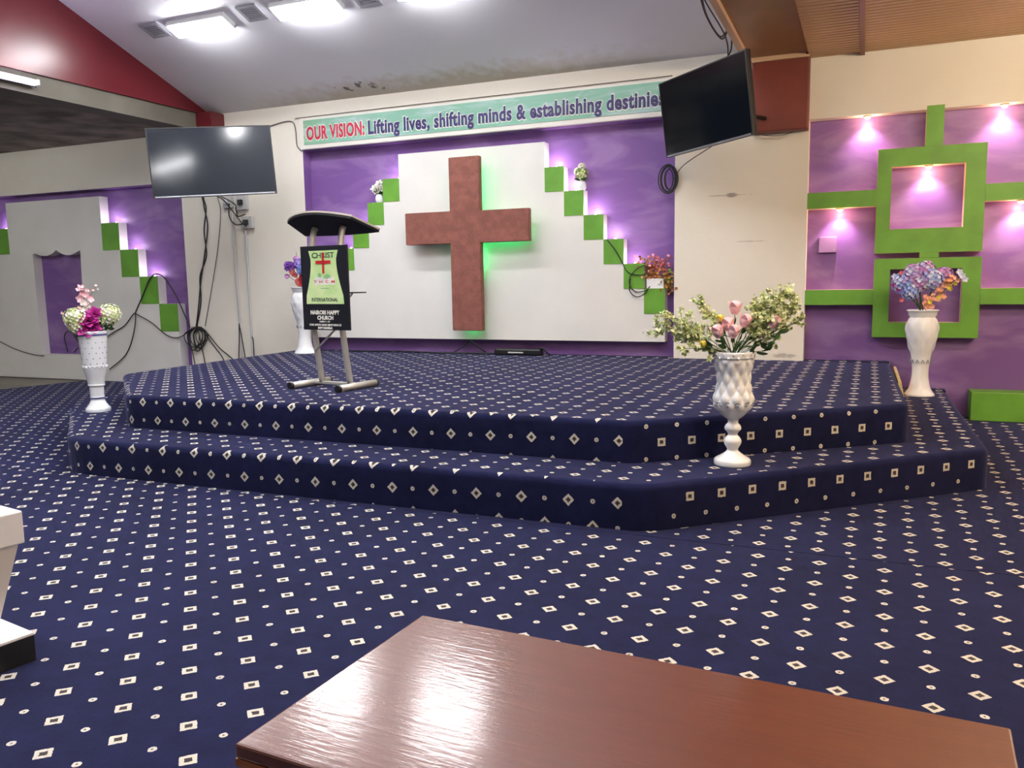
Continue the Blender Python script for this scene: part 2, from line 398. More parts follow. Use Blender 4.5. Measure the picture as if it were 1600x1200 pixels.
# stage wall: cream front layer with three recesses, purple layer behind
RL, RC, RR = (-12.27, -7.735, 0, 2.50), (-5.905, -1.672, .30, 2.74), (-.487, 1.5, 0, 2.60)
front = [(-13.3, 0), (RL[0], 0), (RL[0], RL[3]), (RL[1], RL[3]), (RL[1], 0), (RR[0], 0), (RR[0], RR[3]), (RR[1], RR[3]), (RR[1], 0), (5.0, 0), (5.0, 3.6), (-13.3, 3.6)]
bm = prism_xz(front, [rect(*RC)], D, D+REC)
struct('wall_back', bm, M['plaster'])
struct('trim_1', B(-13.3, 5.0, D+REC+.0005, D+.3, 0, 3.6), M['purple'])
for nm, (x0, x1, z0, z1) in (('trim_15', RL), ('trim_16', RC)):     # purple painted reveals of two recesses
    struct(nm, prism_xz(rect(x0+.0003, x1-.0003, z0+.0003, z1-.0003), [rect(x0+.004, x1-.004, z0+.0008, z1-.004)], D-.0005, D+REC-.001), M['purple'])
struct('wall_left', B(-13.5, -13.3, YB, D+.3, 0, 3.6), M['plaster'])
struct('wall_right', B(5.0, 5.2, YB, D+.3, 0, 3.6), M['plaster'])
struct('wall_front', B(-13.5, 5.2, YB-.2, YB, 0, 6.2), M['plaster'])
# sloping white ceiling (rises from the wall, then falls again behind the camera)
bm = bmesh.new()
prof = [(D+.3, ZW), (D, ZW), (RID, zc(RID)), (YB, zc(RID)-(RID-YB)*SL*.3)]
a = [bm.verts.new((XB-.02, y, z)) for y, z in prof]; b_ = [bm.verts.new((XR+.02, y, z)) for y, z in prof]
a2 = [bm.verts.new((XB-.02, y, z+.15)) for y, z in prof]; b2 = [bm.verts.new((XR+.02, y, z+.15)) for y, z in prof]
for i in range(3):
    bm.faces.new((a[i], a[i+1], b_[i+1], b_[i])); bm.faces.new((a2[i], b2[i], b2[i+1], a2[i+1]))
    bm.faces.new((a[i], a2[i], a2[i+1], a[i+1])); bm.faces.new((b_[i], b_[i+1], b2[i+1], b2[i]))
bm.faces.new((a[0], b_[0], b2[0], a2[0])); bm.faces.new((a[3], a2[3], b2[3], b_[3]))
struct('ceiling', bm, M['ceil'])
# side beams: tall painted faces up to the sloping ceiling
def beam(name, x0, x1, z0, m):
    bm = bmesh.new(); pr = [(D, z0), (YB, z0), (YB, prof[3][1]+.1), (RID, zc(RID)+.1), (D, ZW+.1)]
    A = [bm.verts.new((x0, y, z)) for y, z in pr]; Bv = [bm.verts.new((x1, y, z)) for y, z in pr]
    bm.faces.new(A); bm.faces.new(Bv[::-1])
    for i in range(5): bm.faces.new((A[i], Bv[i], Bv[(i+1) % 5], A[(i+1) % 5]))
    return struct(name, bm, m)
beam('trim_2', XB-.14, XB, 3.235, M['red'])
struct('trim_3', B(XB-.30, XB-.025, YB, D, 3.045, 3.234), M['fascia'])
struct('trim_4', B(-13.3, XB-.15, YB, D, 3.07, 3.22), M['concrete'])
beam('trim_5', XR, XR+.10, 3.15, M['ceil'])
struct('trim_6', B(XR+.002, -.502, YB, D, 3.14, 3.6), M['brownbeam'])
struct('trim_7', B(-.50, 5.0, YB, D, 3.12, 3.26), M['slat'])
struct('trim_8', B(XR-.03, XR+.02, YB, D-.3, 3.10, 3.15), M['trimc'])
bm = B(-.98, -.52, D-.165, D-.135, 3.10, 3.139); box(bm, -.52, -.49, D-.165, D-.001, 3.10, 3.119)
struct('trim_9', bm, M['trimc'])
for i, x in enumerate((-.075, 1.75, 3.5)):
    struct('trim_%d' % (10+i), B(x-.02, x+.02, YB, D, 3.095, 3.119), M['batten'])
# red column stubs under the beams
struct('trim_13', B(-.97, -.49, D-.135, D-.001, 2.505, 3.139, bev=.012), M['redbrown'])
struct('trim_14', B(-7.72, -7.0, D-.22, D-.001, 2.56, 3.234, bev=.006), M['red'])

# ---------------------------------------------------------------- stage
def round_poly(poly, rads, seg=5):
    out = []; n = len(poly)
    for i, p in enumerate(poly):
        r = rads[i]
        if not r: out.append((Vector(p), i)); continue
        a = (Vector(poly[i-1])-Vector(p)).normalized(); b = (Vector(poly[(i+1) % n])-Vector(p)).normalized(); p = Vector(p)
        for k in range(seg+1):
            t = k/seg; A = p+a*r; Bq = p+b*r
            out.append(((1-t)**2*A+2*t*(1-t)*p+t*t*Bq, i))
    return [o[0] for o in out]
def tier(name, poly, z0, z1, parent, mark_z, mark_x, diag_z):
    """carpeted platform with a soft edge; the carpet pattern folds down every side"""
    n = len(poly); P = [Vector(p) for p in poly]   # counter-clockwise
    nor = []
    for i in range(n):
        e = P[(i+1) % n]-P[i]; nor.append(Vector((e.y, -e.x)).normalized())
    vn = []
    for i in range(n):
        a, b = nor[i-1], nor[i]; mdir = (a+b); mdir = mdir/max(.3, mdir.dot(b)); vn.append(mdir)
    R = .035; prof_ = [(R*(1-math.sin(t*PI/10)), z1-R*(1-math.cos(t*PI/10))) for t in range(6)]+[(0, (z0+z1)/2), (0, z0)]
    bm = bmesh.new(); uvl = bm.loops.layers.uv.new('UVMap'); rings = []
    for ins, z in prof_: rings.append([bm.verts.new((P[i].x-vn[i].x*ins, P[i].y-vn[i].y*ins, z)) for i in range(n)])
    top = bm.faces.new(rings[0])
    o = (mark_x, P[0].y)
    for l in top.loops: l[uvl].uv = lat_uv(l.vert.co.x, l.vert.co.y, math.radians(44.6), o)
    for k in range(len(rings)-1):
        for i in range(n):
            j = (i+1) % n; f = bm.faces.new((rings[k][j], rings[k][i], rings[k+1][i], rings[k+1][j])); f.smooth = k < 6
            e = (P[j]-P[i]).normalized(); nn = nor[i]
            for l in f.loops:
                z = l.vert.co.z; along = e.dot(Vector(l.vert.co.xy)-P[i])+ 0
                s = z1-z+(R*.43 if z < z1-1e-4 else 0) if z < z1-R*.5 else (z1-z)+.3*R
                if (P[j]-P[i]).length < .09 and nn.x > .03: l[uvl].uv = (.5, 0); continue
                if nn.y < -.9 or nn.x < -.3:      # front and left sides: marks stand on their corners
                    x = Vector(l.vert.co.xy).dot(e)*1.0 if nn.y >= -.9 else l.vert.co.x
                    xx = x-mark_x+ (0.004*0); zz = mark_z+(.04 if x < mark_x else .006)*(x-mark_x)-z
                    c = math.sqrt(.5); l[uvl].uv = ((xx*c-zz*c)/LAT, (xx*c+zz*c)/LAT)
                else:                             # right sides: marks stand square
                    l[uvl].uv = (along/LAT*1.0+.3, (z-diag_z)/LAT)
    bm.faces.new([v for v in rings[-1]][::-1])
    bmesh.ops.recalc_face_normals(bm, faces=bm.faces)
    return obj(name, bm, M['carpet'], parent, uv=True)
stage = thing('stage', 'two-tier raised stage wrapped in navy carpet with diamond pattern against the wall', 'stage', (0, 0, 0))
lowp = round_poly([(-4.92, 3.87), (-.95, 3.885), (.70, 5.36), (.68, D-.003), (-6.45, D-.003), (-6.45, 5.15)], [.22, .12, .07, 0, 0, .25])
upp = round_poly([(-4.87, 4.335), (-1.14, 4.335), (.275, 5.42), (.235, D-.003), (-6.12, D-.003), (-6.08, 5.40)], [.10, .05, .06, 0, 0, .10])
tier('lower_tier', lowp, 0.001, .236, stage, .124, -3.1645, .158)
tier('upper_tier', upp, .237, .470, stage, .345, -3.542, .345)
# carpet sill inside the centre recess and behind the right end of the stage
bm = bmesh.new(); uvl = bm.loops.layers.uv.new('UVMap')
for x0, x1, z1, z0 in ((-5.90, -1.677, .470, .302), (-.484, .235, .470, .001), (.236, .68, .236, .001)):
    n0 = len(bm.faces); box(bm, x0, x1, D-.002, D+REC-.001, z0, z1)
for f in bm.faces:
    for l in f.loops: l[uvl].uv = lat_uv(l.vert.co.x, l.vert.co.y, math.radians(44.6), (-3.542, 4.335))
obj('wall_sill', bm, M['carpet'], stage, uv=True)
bm = bmesh.new()
v = [bm.verts.new(p) for p in ((.262, D-.05, .44), (.262, 6.75, .44), (.262, 6.62, .24), (.262, D-.05, .24))]
v2 = [bm.verts.new((x+.022, y, z)) for x, y, z in ((.262, D-.05, .44), (.262, 6.75, .44), (.30, 6.62, .24), (.30, D-.05, .24))]
bm.faces.new(v); bm.faces.new(v2[::-1])
for i in range(4): bm.faces.new((v[i], v[(i+1) % 4], v2[(i+1) % 4], v2[i]))
o = obj('side_board', bm, M['foam'], stage); o['label'] = 'raw yellowish board showing behind the carpet on the right side'

# ---------------------------------------------------------------- decorative wall panels
def stair_panel(name, label, xl, xr, ztop, w_, h_, n, zbot, ext, holes=(), ztop0=None, yoff=0):
    """white stair-shaped panel; green blocks are its step corners"""
    t = thing(name, label, 'wall panel', ((xl+xr)/2, D, zbot))
    z1 = ztop0
    pts = [(xl-n*w_-ext[0], zbot), (xr+n*w_+ext[1], zbot)]
    if ext[1] or 1: pts.append((xr+n*w_+ext[1], z1-n*h_ if ext[1] else z1-n*h_))
    for i in range(n-1, -1, -1): pts += [(xr+(i+1)*w_, z1-(i+1)*h_), (xr+i*w_, z1-(i+1)*h_)]
    pts += [(xr, ztop), (xl, ztop)]
    for i in range(n): pts += [(xl-i*w_, z1-(i+1)*h_), (xl-(i+1)*w_, z1-(i+1)*h_)]
    # drop duplicate points
    q = []
    for p in pts:
        if not q or (abs(q[-1][0]-p[0])+abs(q[-1][1]-p[1])) > 1e-5: q.append(p)
    obj('panel', prism_xz(q, holes, D+.001, D+REC), M['panel'], t, world=True)
    for i in range(n):
        for s in (0, 1):
            x0 = xr+i*w_ if s else xl-(i+1)*w_
            z0 = z1-(i+1)*h_
            bm = B(x0, x0+w_, D-.004, D+.002, z0+.001, z0+h_)
            # body of the block behind its painted face, white on the sides
            box(bm, x0+.0005, x0+w_-.0005, D+.002, D+REC, z0+.0008, z0+h_-.0005, 1)
            g = obj('green_block', bm, [M['green'], M['panel']], t, world=True)
    return t
cx0, cx1 = -4.665, -2.982
stair_panel('stepped_panel', 'large white stepped wall panel with green step blocks behind the brown cross', cx0, cx1, 2.606, .2035, .2437, 6, .622, (0, 0), ztop0=2.356)
# scalloped opening of the left panel
op = [(-10.43, .335), (-9.58, .335), (-9.535, 1.73)]
for (xa, xb) in ((-9.535, -9.985), (-9.985, -10.44)):
    for k in range(1, 9):
        t = k/8; op.append((xa+(xb-xa)*t, 1.745-.075*math.sin(PI*t)**.8))
op[-1] = (-10.44, 1.70)
stair_panel('stepped_panel', 'cream stepped wall panel with scalloped purple opening and green blocks, left of the stage', -10.89, -9.118, 2.405, .3, .3475, 4, .002, (0, 0), holes=[op], ztop0=2.06)

# green frames of the right hand panel
gy0, gy1 = D-.004, D+REC-.001
tg = thing('green_lattice', 'green wall lattice of two stacked square frames with side bars, right of the stage', 'wall panel', (.49, D, .69))
def facebody(name, x0, x1, z0, z1, hole=None):
    hs = [rect(*hole)] if hole else []
    a_ = prism_xz(rect(x0, x1, z0, z1), hs, gy0, D+.004)
    n0 = len(a_.faces)
    sh = [rect(hole[0]-.0005, hole[1]+.0005, hole[2]-.0005, hole[3]+.0005)] if hole else []
    prism_xz(rect(x0+.0005, x1-.0005, z0+.0005, z1-.0005), sh, D+.004, gy1, a_)
    a_.faces.ensure_lookup_table()
    for f in a_.faces[n0:]: f.material_index = 1
    return obj(name, a_, [M['green'], M['reveal']], tg, world=True)
facebody('square_frame', .078, .900, 1.418, 2.300, (.190, .750, 1.622, 2.148))
facebody('square_frame', .080, .902, .690, 1.372, (.208, .765, .820, 1.279))
facebody('bar', .440, .572, 2.3015, 2.63)
facebody('bar', .432, .580, 1.3735, 1.4165)
for x0, x1 in ((-.486, .0775), (.9015, 1.499)): facebody('bar', x0, x1, 1.825, 1.965)
for x0, x1 in ((-.486, .0790), (.9035, 1.499)): facebody('bar', x0, x1, .974, 1.108)
# cream reveals around the recessed boxes
gb = obj('wall_block', B(.866, 1.499, D-.10, D+REC-.001, .001, .243, bev=.004), M['green'])
tag(gb, 'low green block at the foot of the purple wall by the right edge', 'wall block')

# ---------------------------------------------------------------- cross
tc_ = thing('wall_cross', 'big textured red-brown wooden cross lit green from behind on the white panel', 'cross', (-3.83, D-.06, .72))
cr = [(-4.0, .722), (-3.655, .722), (-3.655, 1.632), (-3.115, 1.632), (-3.115, 1.958), (-3.655, 1.958), (-3.655, 2.508), (-4.0, 2.508), (-4.0, 1.965), (-4.535, 1.965), (-4.535, 1.632), (-4.0, 1.632)]
cr = [(x*.9936, CAM_H+(z-CAM_H)*.9936) for x, z in cr]
CF, CB = D-.17, D-.095
bm = prism_xz(cr, [], CF, CB)
bmesh.ops.bevel(bm, geom=[e for e in bm.edges if len(e.link_faces) == 2 and e.calc_face_angle() > .5], offset=.005, segments=2, affect='EDGES')
obj('cross_body', bm, M['cross'], tc_, world=True)
for s in ((-3.76, -3.72, 2.0, 2.42), (-3.76, -3.72, 1.35, 1.60), (-3.60, -3.18, 1.72, 1.75), (-3.84, -3.78, .74, .77)):
    bm = B(s[0], s[1], CB+.0005, CB+.010, s[2], s[3])
    o = obj('led_strip', bm, M['led'], tc_, world=True); o['label'] = 'green glowing light strip'
for x, z in ((-3.80, .95), (-3.80, 1.25), (-3.80, 2.2), (-4.3, 1.8), (-3.35, 1.84)):
    obj('mount', B(x-.015, x+.015, CB, D, z-.015, z+.015), M['steel'], tc_, world=True)

# ---------------------------------------------------------------- banner sign
bn = thing('vision_banner', 'long teal banner sign with red and navy slogan lettering above the purple recess', 'sign', (-3.8, D, 2.74))
obj('sign_frame', B(-5.905, -1.672, D-.03, D-.001, 2.742, 3.085, bev=.006), M['bframe'], bn, world=True)
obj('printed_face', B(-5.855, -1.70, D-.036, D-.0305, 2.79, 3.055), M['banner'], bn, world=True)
yy = D-.0375
for txt, x0, x1, m1 in (('OUR VISION:', -5.815, -5.05, 'crim'), ('Lifting lives, shifting minds & establishing destinies', -5.005, -1.765, 'navy')):
    o = obj('lettering', text_xz(txt, x0-.008, x1+.008, 2.838, .145, yy+.001, .001, .058, 1.05), M['white'], bn, world=True); o['label'] = 'white outline of the lettering'
    o = obj('lettering', text_xz(txt, x0, x1, 2.842, .137, yy-.0015, .001, .037, 1.07), M[m1], bn, world=True); o['label'] = '%s slogan letters' % ('crimson' if m1 == 'crim' else 'navy blue')

# ---------------------------------------------------------------- lights
nrm = Vector((0, -math.sin(math.radians(20.6)), -math.cos(math.radians(20.6))))
def on_ceiling(t, x, y):
    t.location = (x, y, zc(y)); t.rotation_euler = (math.radians(-20.6), 0, 0)
def ceil_light(x, y, label, wx=.64):
    t = thing('ceiling_light', label, 'ceiling light', (0, 0, 0), group='lit ceiling fixtures'); on_ceiling(t, x, y)
    obj('housing', B(-wx/2-.035, wx/2+.035, -.095, .095, -.055, -.001, bev=.008), M['housing'], t)
    obj('diffuser', B(-wx/2, wx/2, -.075, .075, -.082, -.056, bev=.008), M['lamp'], t)
    return t
ceil_light(-5.99, 6.55, 'lit white ceiling fixture nearest the red beam, between two grey vents')
ceil_light(-4.75, 6.55, 'lit white ceiling fixture between the second and third grey vents, cut by frame top')
ceil_light(-3.49, 6.55, 'lit white ceiling fixture right of the third vent, just above the frame')
for x in (-4.7, -1.75): ceil_light(x, 4.5, 'added ceiling fixture above the frame, lighting the stage from in front', .9)  # row added out of frame for more light on the stage
# added unseen rows towards the back, put in to light the hall
for y in (3.2, .8):
    for x in (-5.6, -3.5, -1.75): ceil_light(x, y, 'added ceiling fixture in the unseen rows overhead towards the back of the hall', 1.2)
def vent(x, y, label):
    t = thing('ceiling_vent', label, 'ceiling vent', (0, 0, 0), group='grey ceiling vents'); on_ceiling(t, x, y)
    bm = prism_xz(rect(-.115, .115, -.105, .105), [rect(-.085, .085, -.078, .078)], 0, .012)
    bmesh.ops.rotate(bm, verts=bm.verts, matrix=Matrix.Rotation(PI/2, 3, 'X')); bmesh.ops.translate(bm, verts=bm.verts, vec=(0, 0, -.014))
    obj('frame', bm, M['vent'], t)
    obj('backing', B(-.085, .085, -.078, .078, -.004, -.001), M['ventd'], t)
    for k in range(6): obj('slat', B(-.085, .085, -.07+k*.026, -.058+k*.026, -.012, -.0045), M['vent'], t)
vent(-6.57, 6.54, 'grey square ceiling vent closest to the red beam'); vent(-5.36, 6.54, 'grey square ceiling vent between the first and second lit fixtures'); vent(-4.15, 6.60, 'grey square ceiling vent right of the second lit fixture, at frame top')
# tube on the red beam
t = thing('tube_light', 'violet-white fluorescent tube along the bottom of the red beam', 'tube light', (XB+.02, 4.9, 3.14))
obj('tube', tube(bmesh.new(), [(.035, -.62, 0), (.035, .72, 0)], .02, 12, 0), M['tubel'], t, smooth=True)
obj('batten', B(-.019, .018, -.65, .76, -.03, .03), M['housing'], t)
for y in (-.63, .735): obj('end_cap', B(.012, .06, y-.012, y+.012, -.025, .025), M['housing'], t)
# unseen lamps added to brighten the side bays: cold left, warm hanging right
for x, z, m_, ys in ((-10.2, 3.04, 'lamp', (5.2, 1.0)), (2.4, 2.75, 'warm', (5.6, 2.4)), (.9, 2.95, 'warm', (3.3,))):
    for y in ys:
        t = thing('tube_light', 'added unseen tube under the low ceiling of the left side bay' if x < 0 else 'added unseen warm tube under the brown slatted ceiling of the right side bay', 'tube light', (x, y, z), group='added side bay tubes at left' if x < 0 else 'added side bay tubes at right')
        obj('tube', tube(bmesh.new(), [(-.6, 0, -.02), (.6, 0, -.02)], .022, 10, 0), M[m_], t, smooth=True)
        obj('batten', B(-.63, .63, -.02, .02, .004, .03), M['housing'], t)
        if x > 0:
            for s in (-.5, .5): obj('rod', tube(bmesh.new(), [(s, 0, .03), (s, 0, 3.119-z)], .004, 6, 0), M['steel'], t)
t = thing('floodlight', 'bright floodlight high on the side of the hall', 'floodlight', (XR-.001, -.05, 5.10))
obj('housing', B(-.06, -.001, -.22, .22, -.12, .12), M['housing'], t)
obj('lens', B(-.066, -.0605, -.20, .20, -.10, .10), M['lamp'], t)
t = thing('tube_light', 'added tube high on the inner side wall behind the camera, for a screen streak', 'tube light', (XR-.001, -2.45, 4.80))  # unseen tube added so the left screen catches a streak
obj('batten', B(-.03, -.001, -.8, .8, -.03, .03), M['housing'], t)
obj('tube', tube(bmesh.new(), [(-.055, -.76, 0), (-.055, .76, 0)], .02, 12, 0), M['lamp'], t, smooth=True)
def downlight(x, z, label, e=9, col=(1, .66, .74)):
    t = thing('downlight', label, 'spotlight', (x, D+.045, z-.004), group='spotlights in the right hand wall boxes')
    obj('bezel', lathe([(.022, 0), (.034, 0), (.034, -.008), (.022, -.012)], 20), M['trimc'], t)
    obj('bulb', lathe([(.004, -.005), (.021, -.010), (.021, -.018), (.012, -.026), (.002, -.029)], 20), M['spot'], t, smooth=True)
    ld = bpy.data.lights.new('downlight_beam', 'SPOT'); ld.energy = e; ld.color = col; ld.spot_size = math.radians(110); ld.spot_blend = .9; ld.shadow_soft_size = .02
    lo = bpy.data.objects.new('beam', ld); C.objects.link(lo); lo.parent = t; lo.location = (0, 0, -.045)
    lo.rotation_euler = (math.radians(12), 0, 0)
    ld = bpy.data.lights.new('downlight_spill', 'POINT'); ld.energy = 1.0; ld.color = (1, .55, .30); ld.shadow_soft_size = .02
    lo = bpy.data.objects.new('spill', ld); C.objects.link(lo); lo.parent = t; lo.location = (0, -.01, -.05)
for x, z, lb in ((-.017, 2.60, 'spotlight in the upper left purple box of the right wall'), (1.01, 2.60, 'spotlight in the upper right purple box of the right wall'),
                 (.474, 2.148, 'spotlight inside the upper green square frame'), (-.216, 1.825, 'spotlight in the middle left purple box, above the pale square'),
                 (1.167, 1.825, 'spotlight in the middle right purple box at the frame edge')):
    downlight(x, z, lb)
def uplight(x, z, label, e, col, grp):
    t = thing('step_light', label, 'step light', (x, D+.10, z+.0005), group=grp)
    obj('puck', lathe([(.018, 0), (.018, .005), (.014, .007)], 18), M['socket'], t)
    obj('bulb', lathe([(.011, .0075), (.010, .012), (.005, .016), (.001, .017)], 16), M['spot'], t, smooth=True)
    ld = bpy.data.lights.new('step_glow', 'POINT'); ld.energy = e*.5; ld.color = col; ld.shadow_soft_size = .03
    lo = bpy.data.objects.new('glow', ld); C.objects.link(lo); lo.parent = t; lo.location = (0, -.075, .045)
for i in range(3):
    uplight(-9.118+i*.3+.16, 2.06-i*.3475, 'small light on a green step of the left panel, %s' % ('topmost', 'second from top', 'third from top')[i], 1.3, (.95, .78, 1), 'lights on the left panel steps')
uplight(-11.05, 2.06, 'small light on the step at the left frame edge', 1.3, (.95, .78, 1), 'lights on the left panel steps')
for i, (e) in enumerate((1.8, 1.8, 1.5, 1.0, 1.0)):
    uplight(cx1+i*.2035+.09, 2.356-i*.2437, 'small light on a green step right of the cross, %s' % ('topmost', 'second down by the pot', 'third from top', 'fourth from top', 'fifth from top')[i], e, (1, .82, .95), 'lights on the centre panel steps')
for i, e in ((0, 1.0), (2, .6), (3, .5)):
    uplight(cx0-i*.2035-(.06 if i == 0 else .1), 2.356-i*.2437, 'small light on a green step left of the cross, %s' % {0: 'topmost', 2: 'third from top', 3: 'fourth from top, behind the lectern'}[i], e, (.95, .78, 1), 'lights on the centre panel steps')

# ---------------------------------------------------------------- televisions
def tv(name, label, w_, c, yaw, tilt, roll, scr, arm):
    t = thing(name, label, 'television', c); t.rotation_euler = (0, 0, 0)
    R = Matrix.Rotation(yaw, 4, 'Z') @ Matrix.Rotation(tilt, 4, 'X') @ Matrix.Rotation(roll, 4, 'Y')
    t.rotation_euler = R.to_euler(); hh = w_*.575
    obj('casing', B(-w_/2, w_/2, .004, .045, -hh/2, hh/2, bev=.006), M['black'], t)
    bm = prism_xz(rect(-w_/2, w_/2, -hh/2, hh/2), [rect(-w_/2+.010, w_/2-.010, -hh/2+.020, hh/2-.010)], -.006, .004)
    obj('bezel', bm, M['black'], t)
    obj('screen', B(-w_/2+.010, w_/2-.010, -.002, .0035, -hh/2+.020, hh/2-.010), scr, t)
    obj('chin', B(-w_/2+.02, w_/2-.02, -.010, -.0065, -hh/2+.003, -hh/2+.016), M['chin'], t)
    obj('back_cover', B(-w_*.32, w_*.32, .0455, .075, -hh*.40, hh*.15, bev=.012), M['black'], t)
    bm = bmesh.new()
    for s in (-1, 1): box(bm, s*.17-.015, s*.17+.015, .076, .095, -.22, .22)
    box(bm, -.2, .2, .096, .108, -.05, .05)
    obj('bracket', bm, M['black'], t)
    inv = R.to_3x3().inverted()
    pts = [inv @ (Vector(p)-Vector(c)) for p in arm]; pts = [Vector((0, .108, 0))]+pts
    bm = bmesh.new(); tube(bm, pts, .018, 8, 0)
    obj('mounting_arm', bm, M['black'], t)
    return t
tv('television', 'wide flat television with glare, angled out from the wall at left above the sockets', 1.21, (-6.18, 6.80, 2.50), math.radians(38), math.radians(-2.6), math.radians(-3.2), M['screen'], [(-6.62, 7.4, 2.55), (-6.75, D-.01, 2.55)])
tv('television', 'flat black television tilted down in front of the red column stub at right', 1.10, (-1.258, 7.06, 2.618), math.radians(-41.1), math.radians(7.2), math.radians(-1.3), M['screenr'], [(-1.02, 7.5, 2.62), (-.85, D-.14, 2.62)])

# ---------------------------------------------------------------- lectern
LX, LY, LZ = -3.628, 5.12, .470
lt = thing('lectern', 'steel-legged black lectern with a green church emblem board, on the stage', 'lectern', (LX, LY, LZ), math.radians(-8))
def curve_leg(x): return [(x*1.0, .03, .035), (x, -.005, .25), (x, -.035, .5), (x, -.042, .75), (x, -.025, 1.0), (x, .01, 1.15), (x, .03, 1.18)]
for s in (-1, 1):
    obj('leg', tube(bmesh.new(), curve_leg(s*.140), .023, 14, 6), M['steel'], lt, smooth=True)
    bm = bmesh.new(); tube(bm, [(s*.235, -.19, .025), (s*.235, .20, .025)], .025, 14, 0)
    ft = obj('foot', bm, M['steel'], lt, smooth=True)
    bm = bmesh.new(); tube(bm, [(s*.235, -.215, .025), (s*.235, -.191, .025)], .0262, 14, 0); tube(bm, [(s*.235, .201, .025), (s*.235, .212, .025)], .0262, 14, 0)
    obj('end_cap', bm, M['black'], ft)
bm = B(-.21, .21, .01, .05, .018, .040, bev=.004); obj('crossbar', bm, M['steel'], lt)
bm = tube(bmesh.new(), [(-.135, -.04, .27), (.02, .06, .46), (.10, .10, .60)], .008, 8, 0); obj('brace', bm, M['steel'], lt)
# slanted top, audience side high
th = math.radians(20)
pl = []
for k in range(13):
    u = -.31+.62*k/12; pl.append((u, -.09-.11*(1-(u/.31)**2)))
pl += [(.365, .16)]
for k in range(1, 6):
    u = .365-.73*k/6; pl.append((u, .16+.02*(1-(u/.365)**2)))
pl += [(-.365, .16)]
def plate(z0, z1, sc=1.0):
    bm = bmesh.new(); A = []; Bq = []
    for u, v in pl:
        for L, z in ((A, z0), (Bq, z1)):
            y = v*sc; x = u*sc
            L.append(bm.verts.new((x, y*math.cos(th)+z*math.sin(th)*1.0, 1.19-y*math.sin(th)+z*math.cos(th))))
    bm.faces.new(A[::-1]); bm.faces.new(Bq); n = len(A)
    for i in range(n): bm.faces.new((A[i], A[(i+1) % n], Bq[(i+1) % n], Bq[i]))
    return bm
tp = obj('reading_top', plate(0, .016), M['lectop'], lt)
obj('top_rim', plate(.0165, .030, 1.012), M['lecedge'], tp)
# front board
by = -.085
bd = obj('front_board', B(-.192, .262, by, by+.016, .435, 1.045, bev=.003), M['board'], lt)
def ex(zt): return zt
EO = .035
hour = [(-.16, .625), (.16, .625), (.157, .685)]
for k in range(1, 12):
    t_ = k/11; hour.append((.157-.050*math.sin(t_*PI*.62)/1.0 if t_ < .8 else .107+ (t_-.8)*.09, .685+.325*t_))
hour += [(-x, z) for x, z in hour[2:][::-1]]
hour = [(x*1.14+EO, z) for x, z in hour]
bm = prism_xz(hour, [], by-.003, by-.0005)
em = obj('emblem', bm, M['lime'], bd); em['label'] = 'lime green hourglass emblem'
def sgn(txt, x0, x1, zb, cap, m_, bold=.0, lb=None, y=by-.0035):
    o = obj('lettering', text_xz(txt, x0*1.08+EO, x1*1.08+EO, zb, cap, y, .0012, bold), M[m_], bd)
    o['label'] = lb or 'lettering reading %s' % txt; return o
sgn('CHRIST', -.100, .100, .958, .038, 'ink', .01)
sgn('T  H  C  M', -.092, .096, .778, .018, 'redp', .01)
sgn('INTERNATIONAL', -.118, .118, .644, .026, 'ink', .01)
sgn('NAIROBI HAPPY', -.135, .128, .550, .028, 'white', .04)
sgn('CHURCH', -.075, .070, .512, .027, 'white', .04)
sgn('LUKE 1 : 37', -.055, .040, .492, .011, 'white', .03)
sgn('FOR WITH GOD NOTHING IS', -.148, .138, .466, .014, 'white', .04)
sgn('IMPOSSIBLE.', -.072, .062, .444, .014, 'white', .04)
bm = bmesh.new(); box(bm, EO-.009, EO+.009, by-.0068, by-.0050, .845, .995); box(bm, EO-.072, EO+.072, by-.0068, by-.0051, .915, .938)
o = obj('red_cross', bm, M['redp'], bd); o['label'] = 'small red cross on the emblem'
bm = prism_xz([(x+EO, z) for x, z in ((-.105, .765), (.108, .765), (.098, .82), (-.092, .82))], [], by-.0034, by-.0031); obj('white_band', bm, M['white'], bd)
bm = prism_xz([(x+EO, z) for x, z in ((-.055, .822), (-.03, .818), (-.022, .838), (-.04, .850), (-.06, .842))], [], by-.0045, by-.0036)
prism_xz([(x+EO, z) for x, z in ((-.005, .812), (.03, .808), (.062, .816), (.066, .832), (.03, .842), (.005, .83))], [], by-.0045, by-.0036, bm)
prism_xz([(x+EO, z) for x, z in ((-.035, .735), (.045, .735), (.045, .741), (-.035, .741))], [], by-.0040, by-.0032, bm)
obj('map_shape', bm, M['greenprint'], bd)
# side tray on the right
bm = B(.170, .285, -.06, .08, .700, .708); obj('side_shelf', bm, M['lectop'], lt)
obj('shelf_stay', tube(bmesh.new(), [(.165, -.03, .62), (.25, -.03, .698)], .006, 8, 0), M['steel'], lt)

# ---------------------------------------------------------------- vases
def quilt(z0, z1, n, pitch, amp):
    def f(a, z, r):
        if z < z0 or z > z1: return 0
        u = a*n/(2*PI)+z/pitch; v = a*n/(2*PI)-z/pitch
        e = min(1, (z-z0)/.02, (z1-z)/.02)
        return amp*e*(abs(math.sin(PI*u))*abs(math.sin(PI*v)))**.75
    return f
def flutes(z0, z1, n, amp):
    def f(a, z, r): return amp*abs(math.sin(a*n/2)) if z0 < z < z1 else 0
    return f
def hollow(prof, t=.008, depth=.10):
    zt = prof[-1][1]; rt = prof[-1][0]
    return prof+[(rt-t*.5, zt+.003), (rt-t, zt), (rt-t*1.6, zt-depth*.4), (rt*.5, zt-depth)]
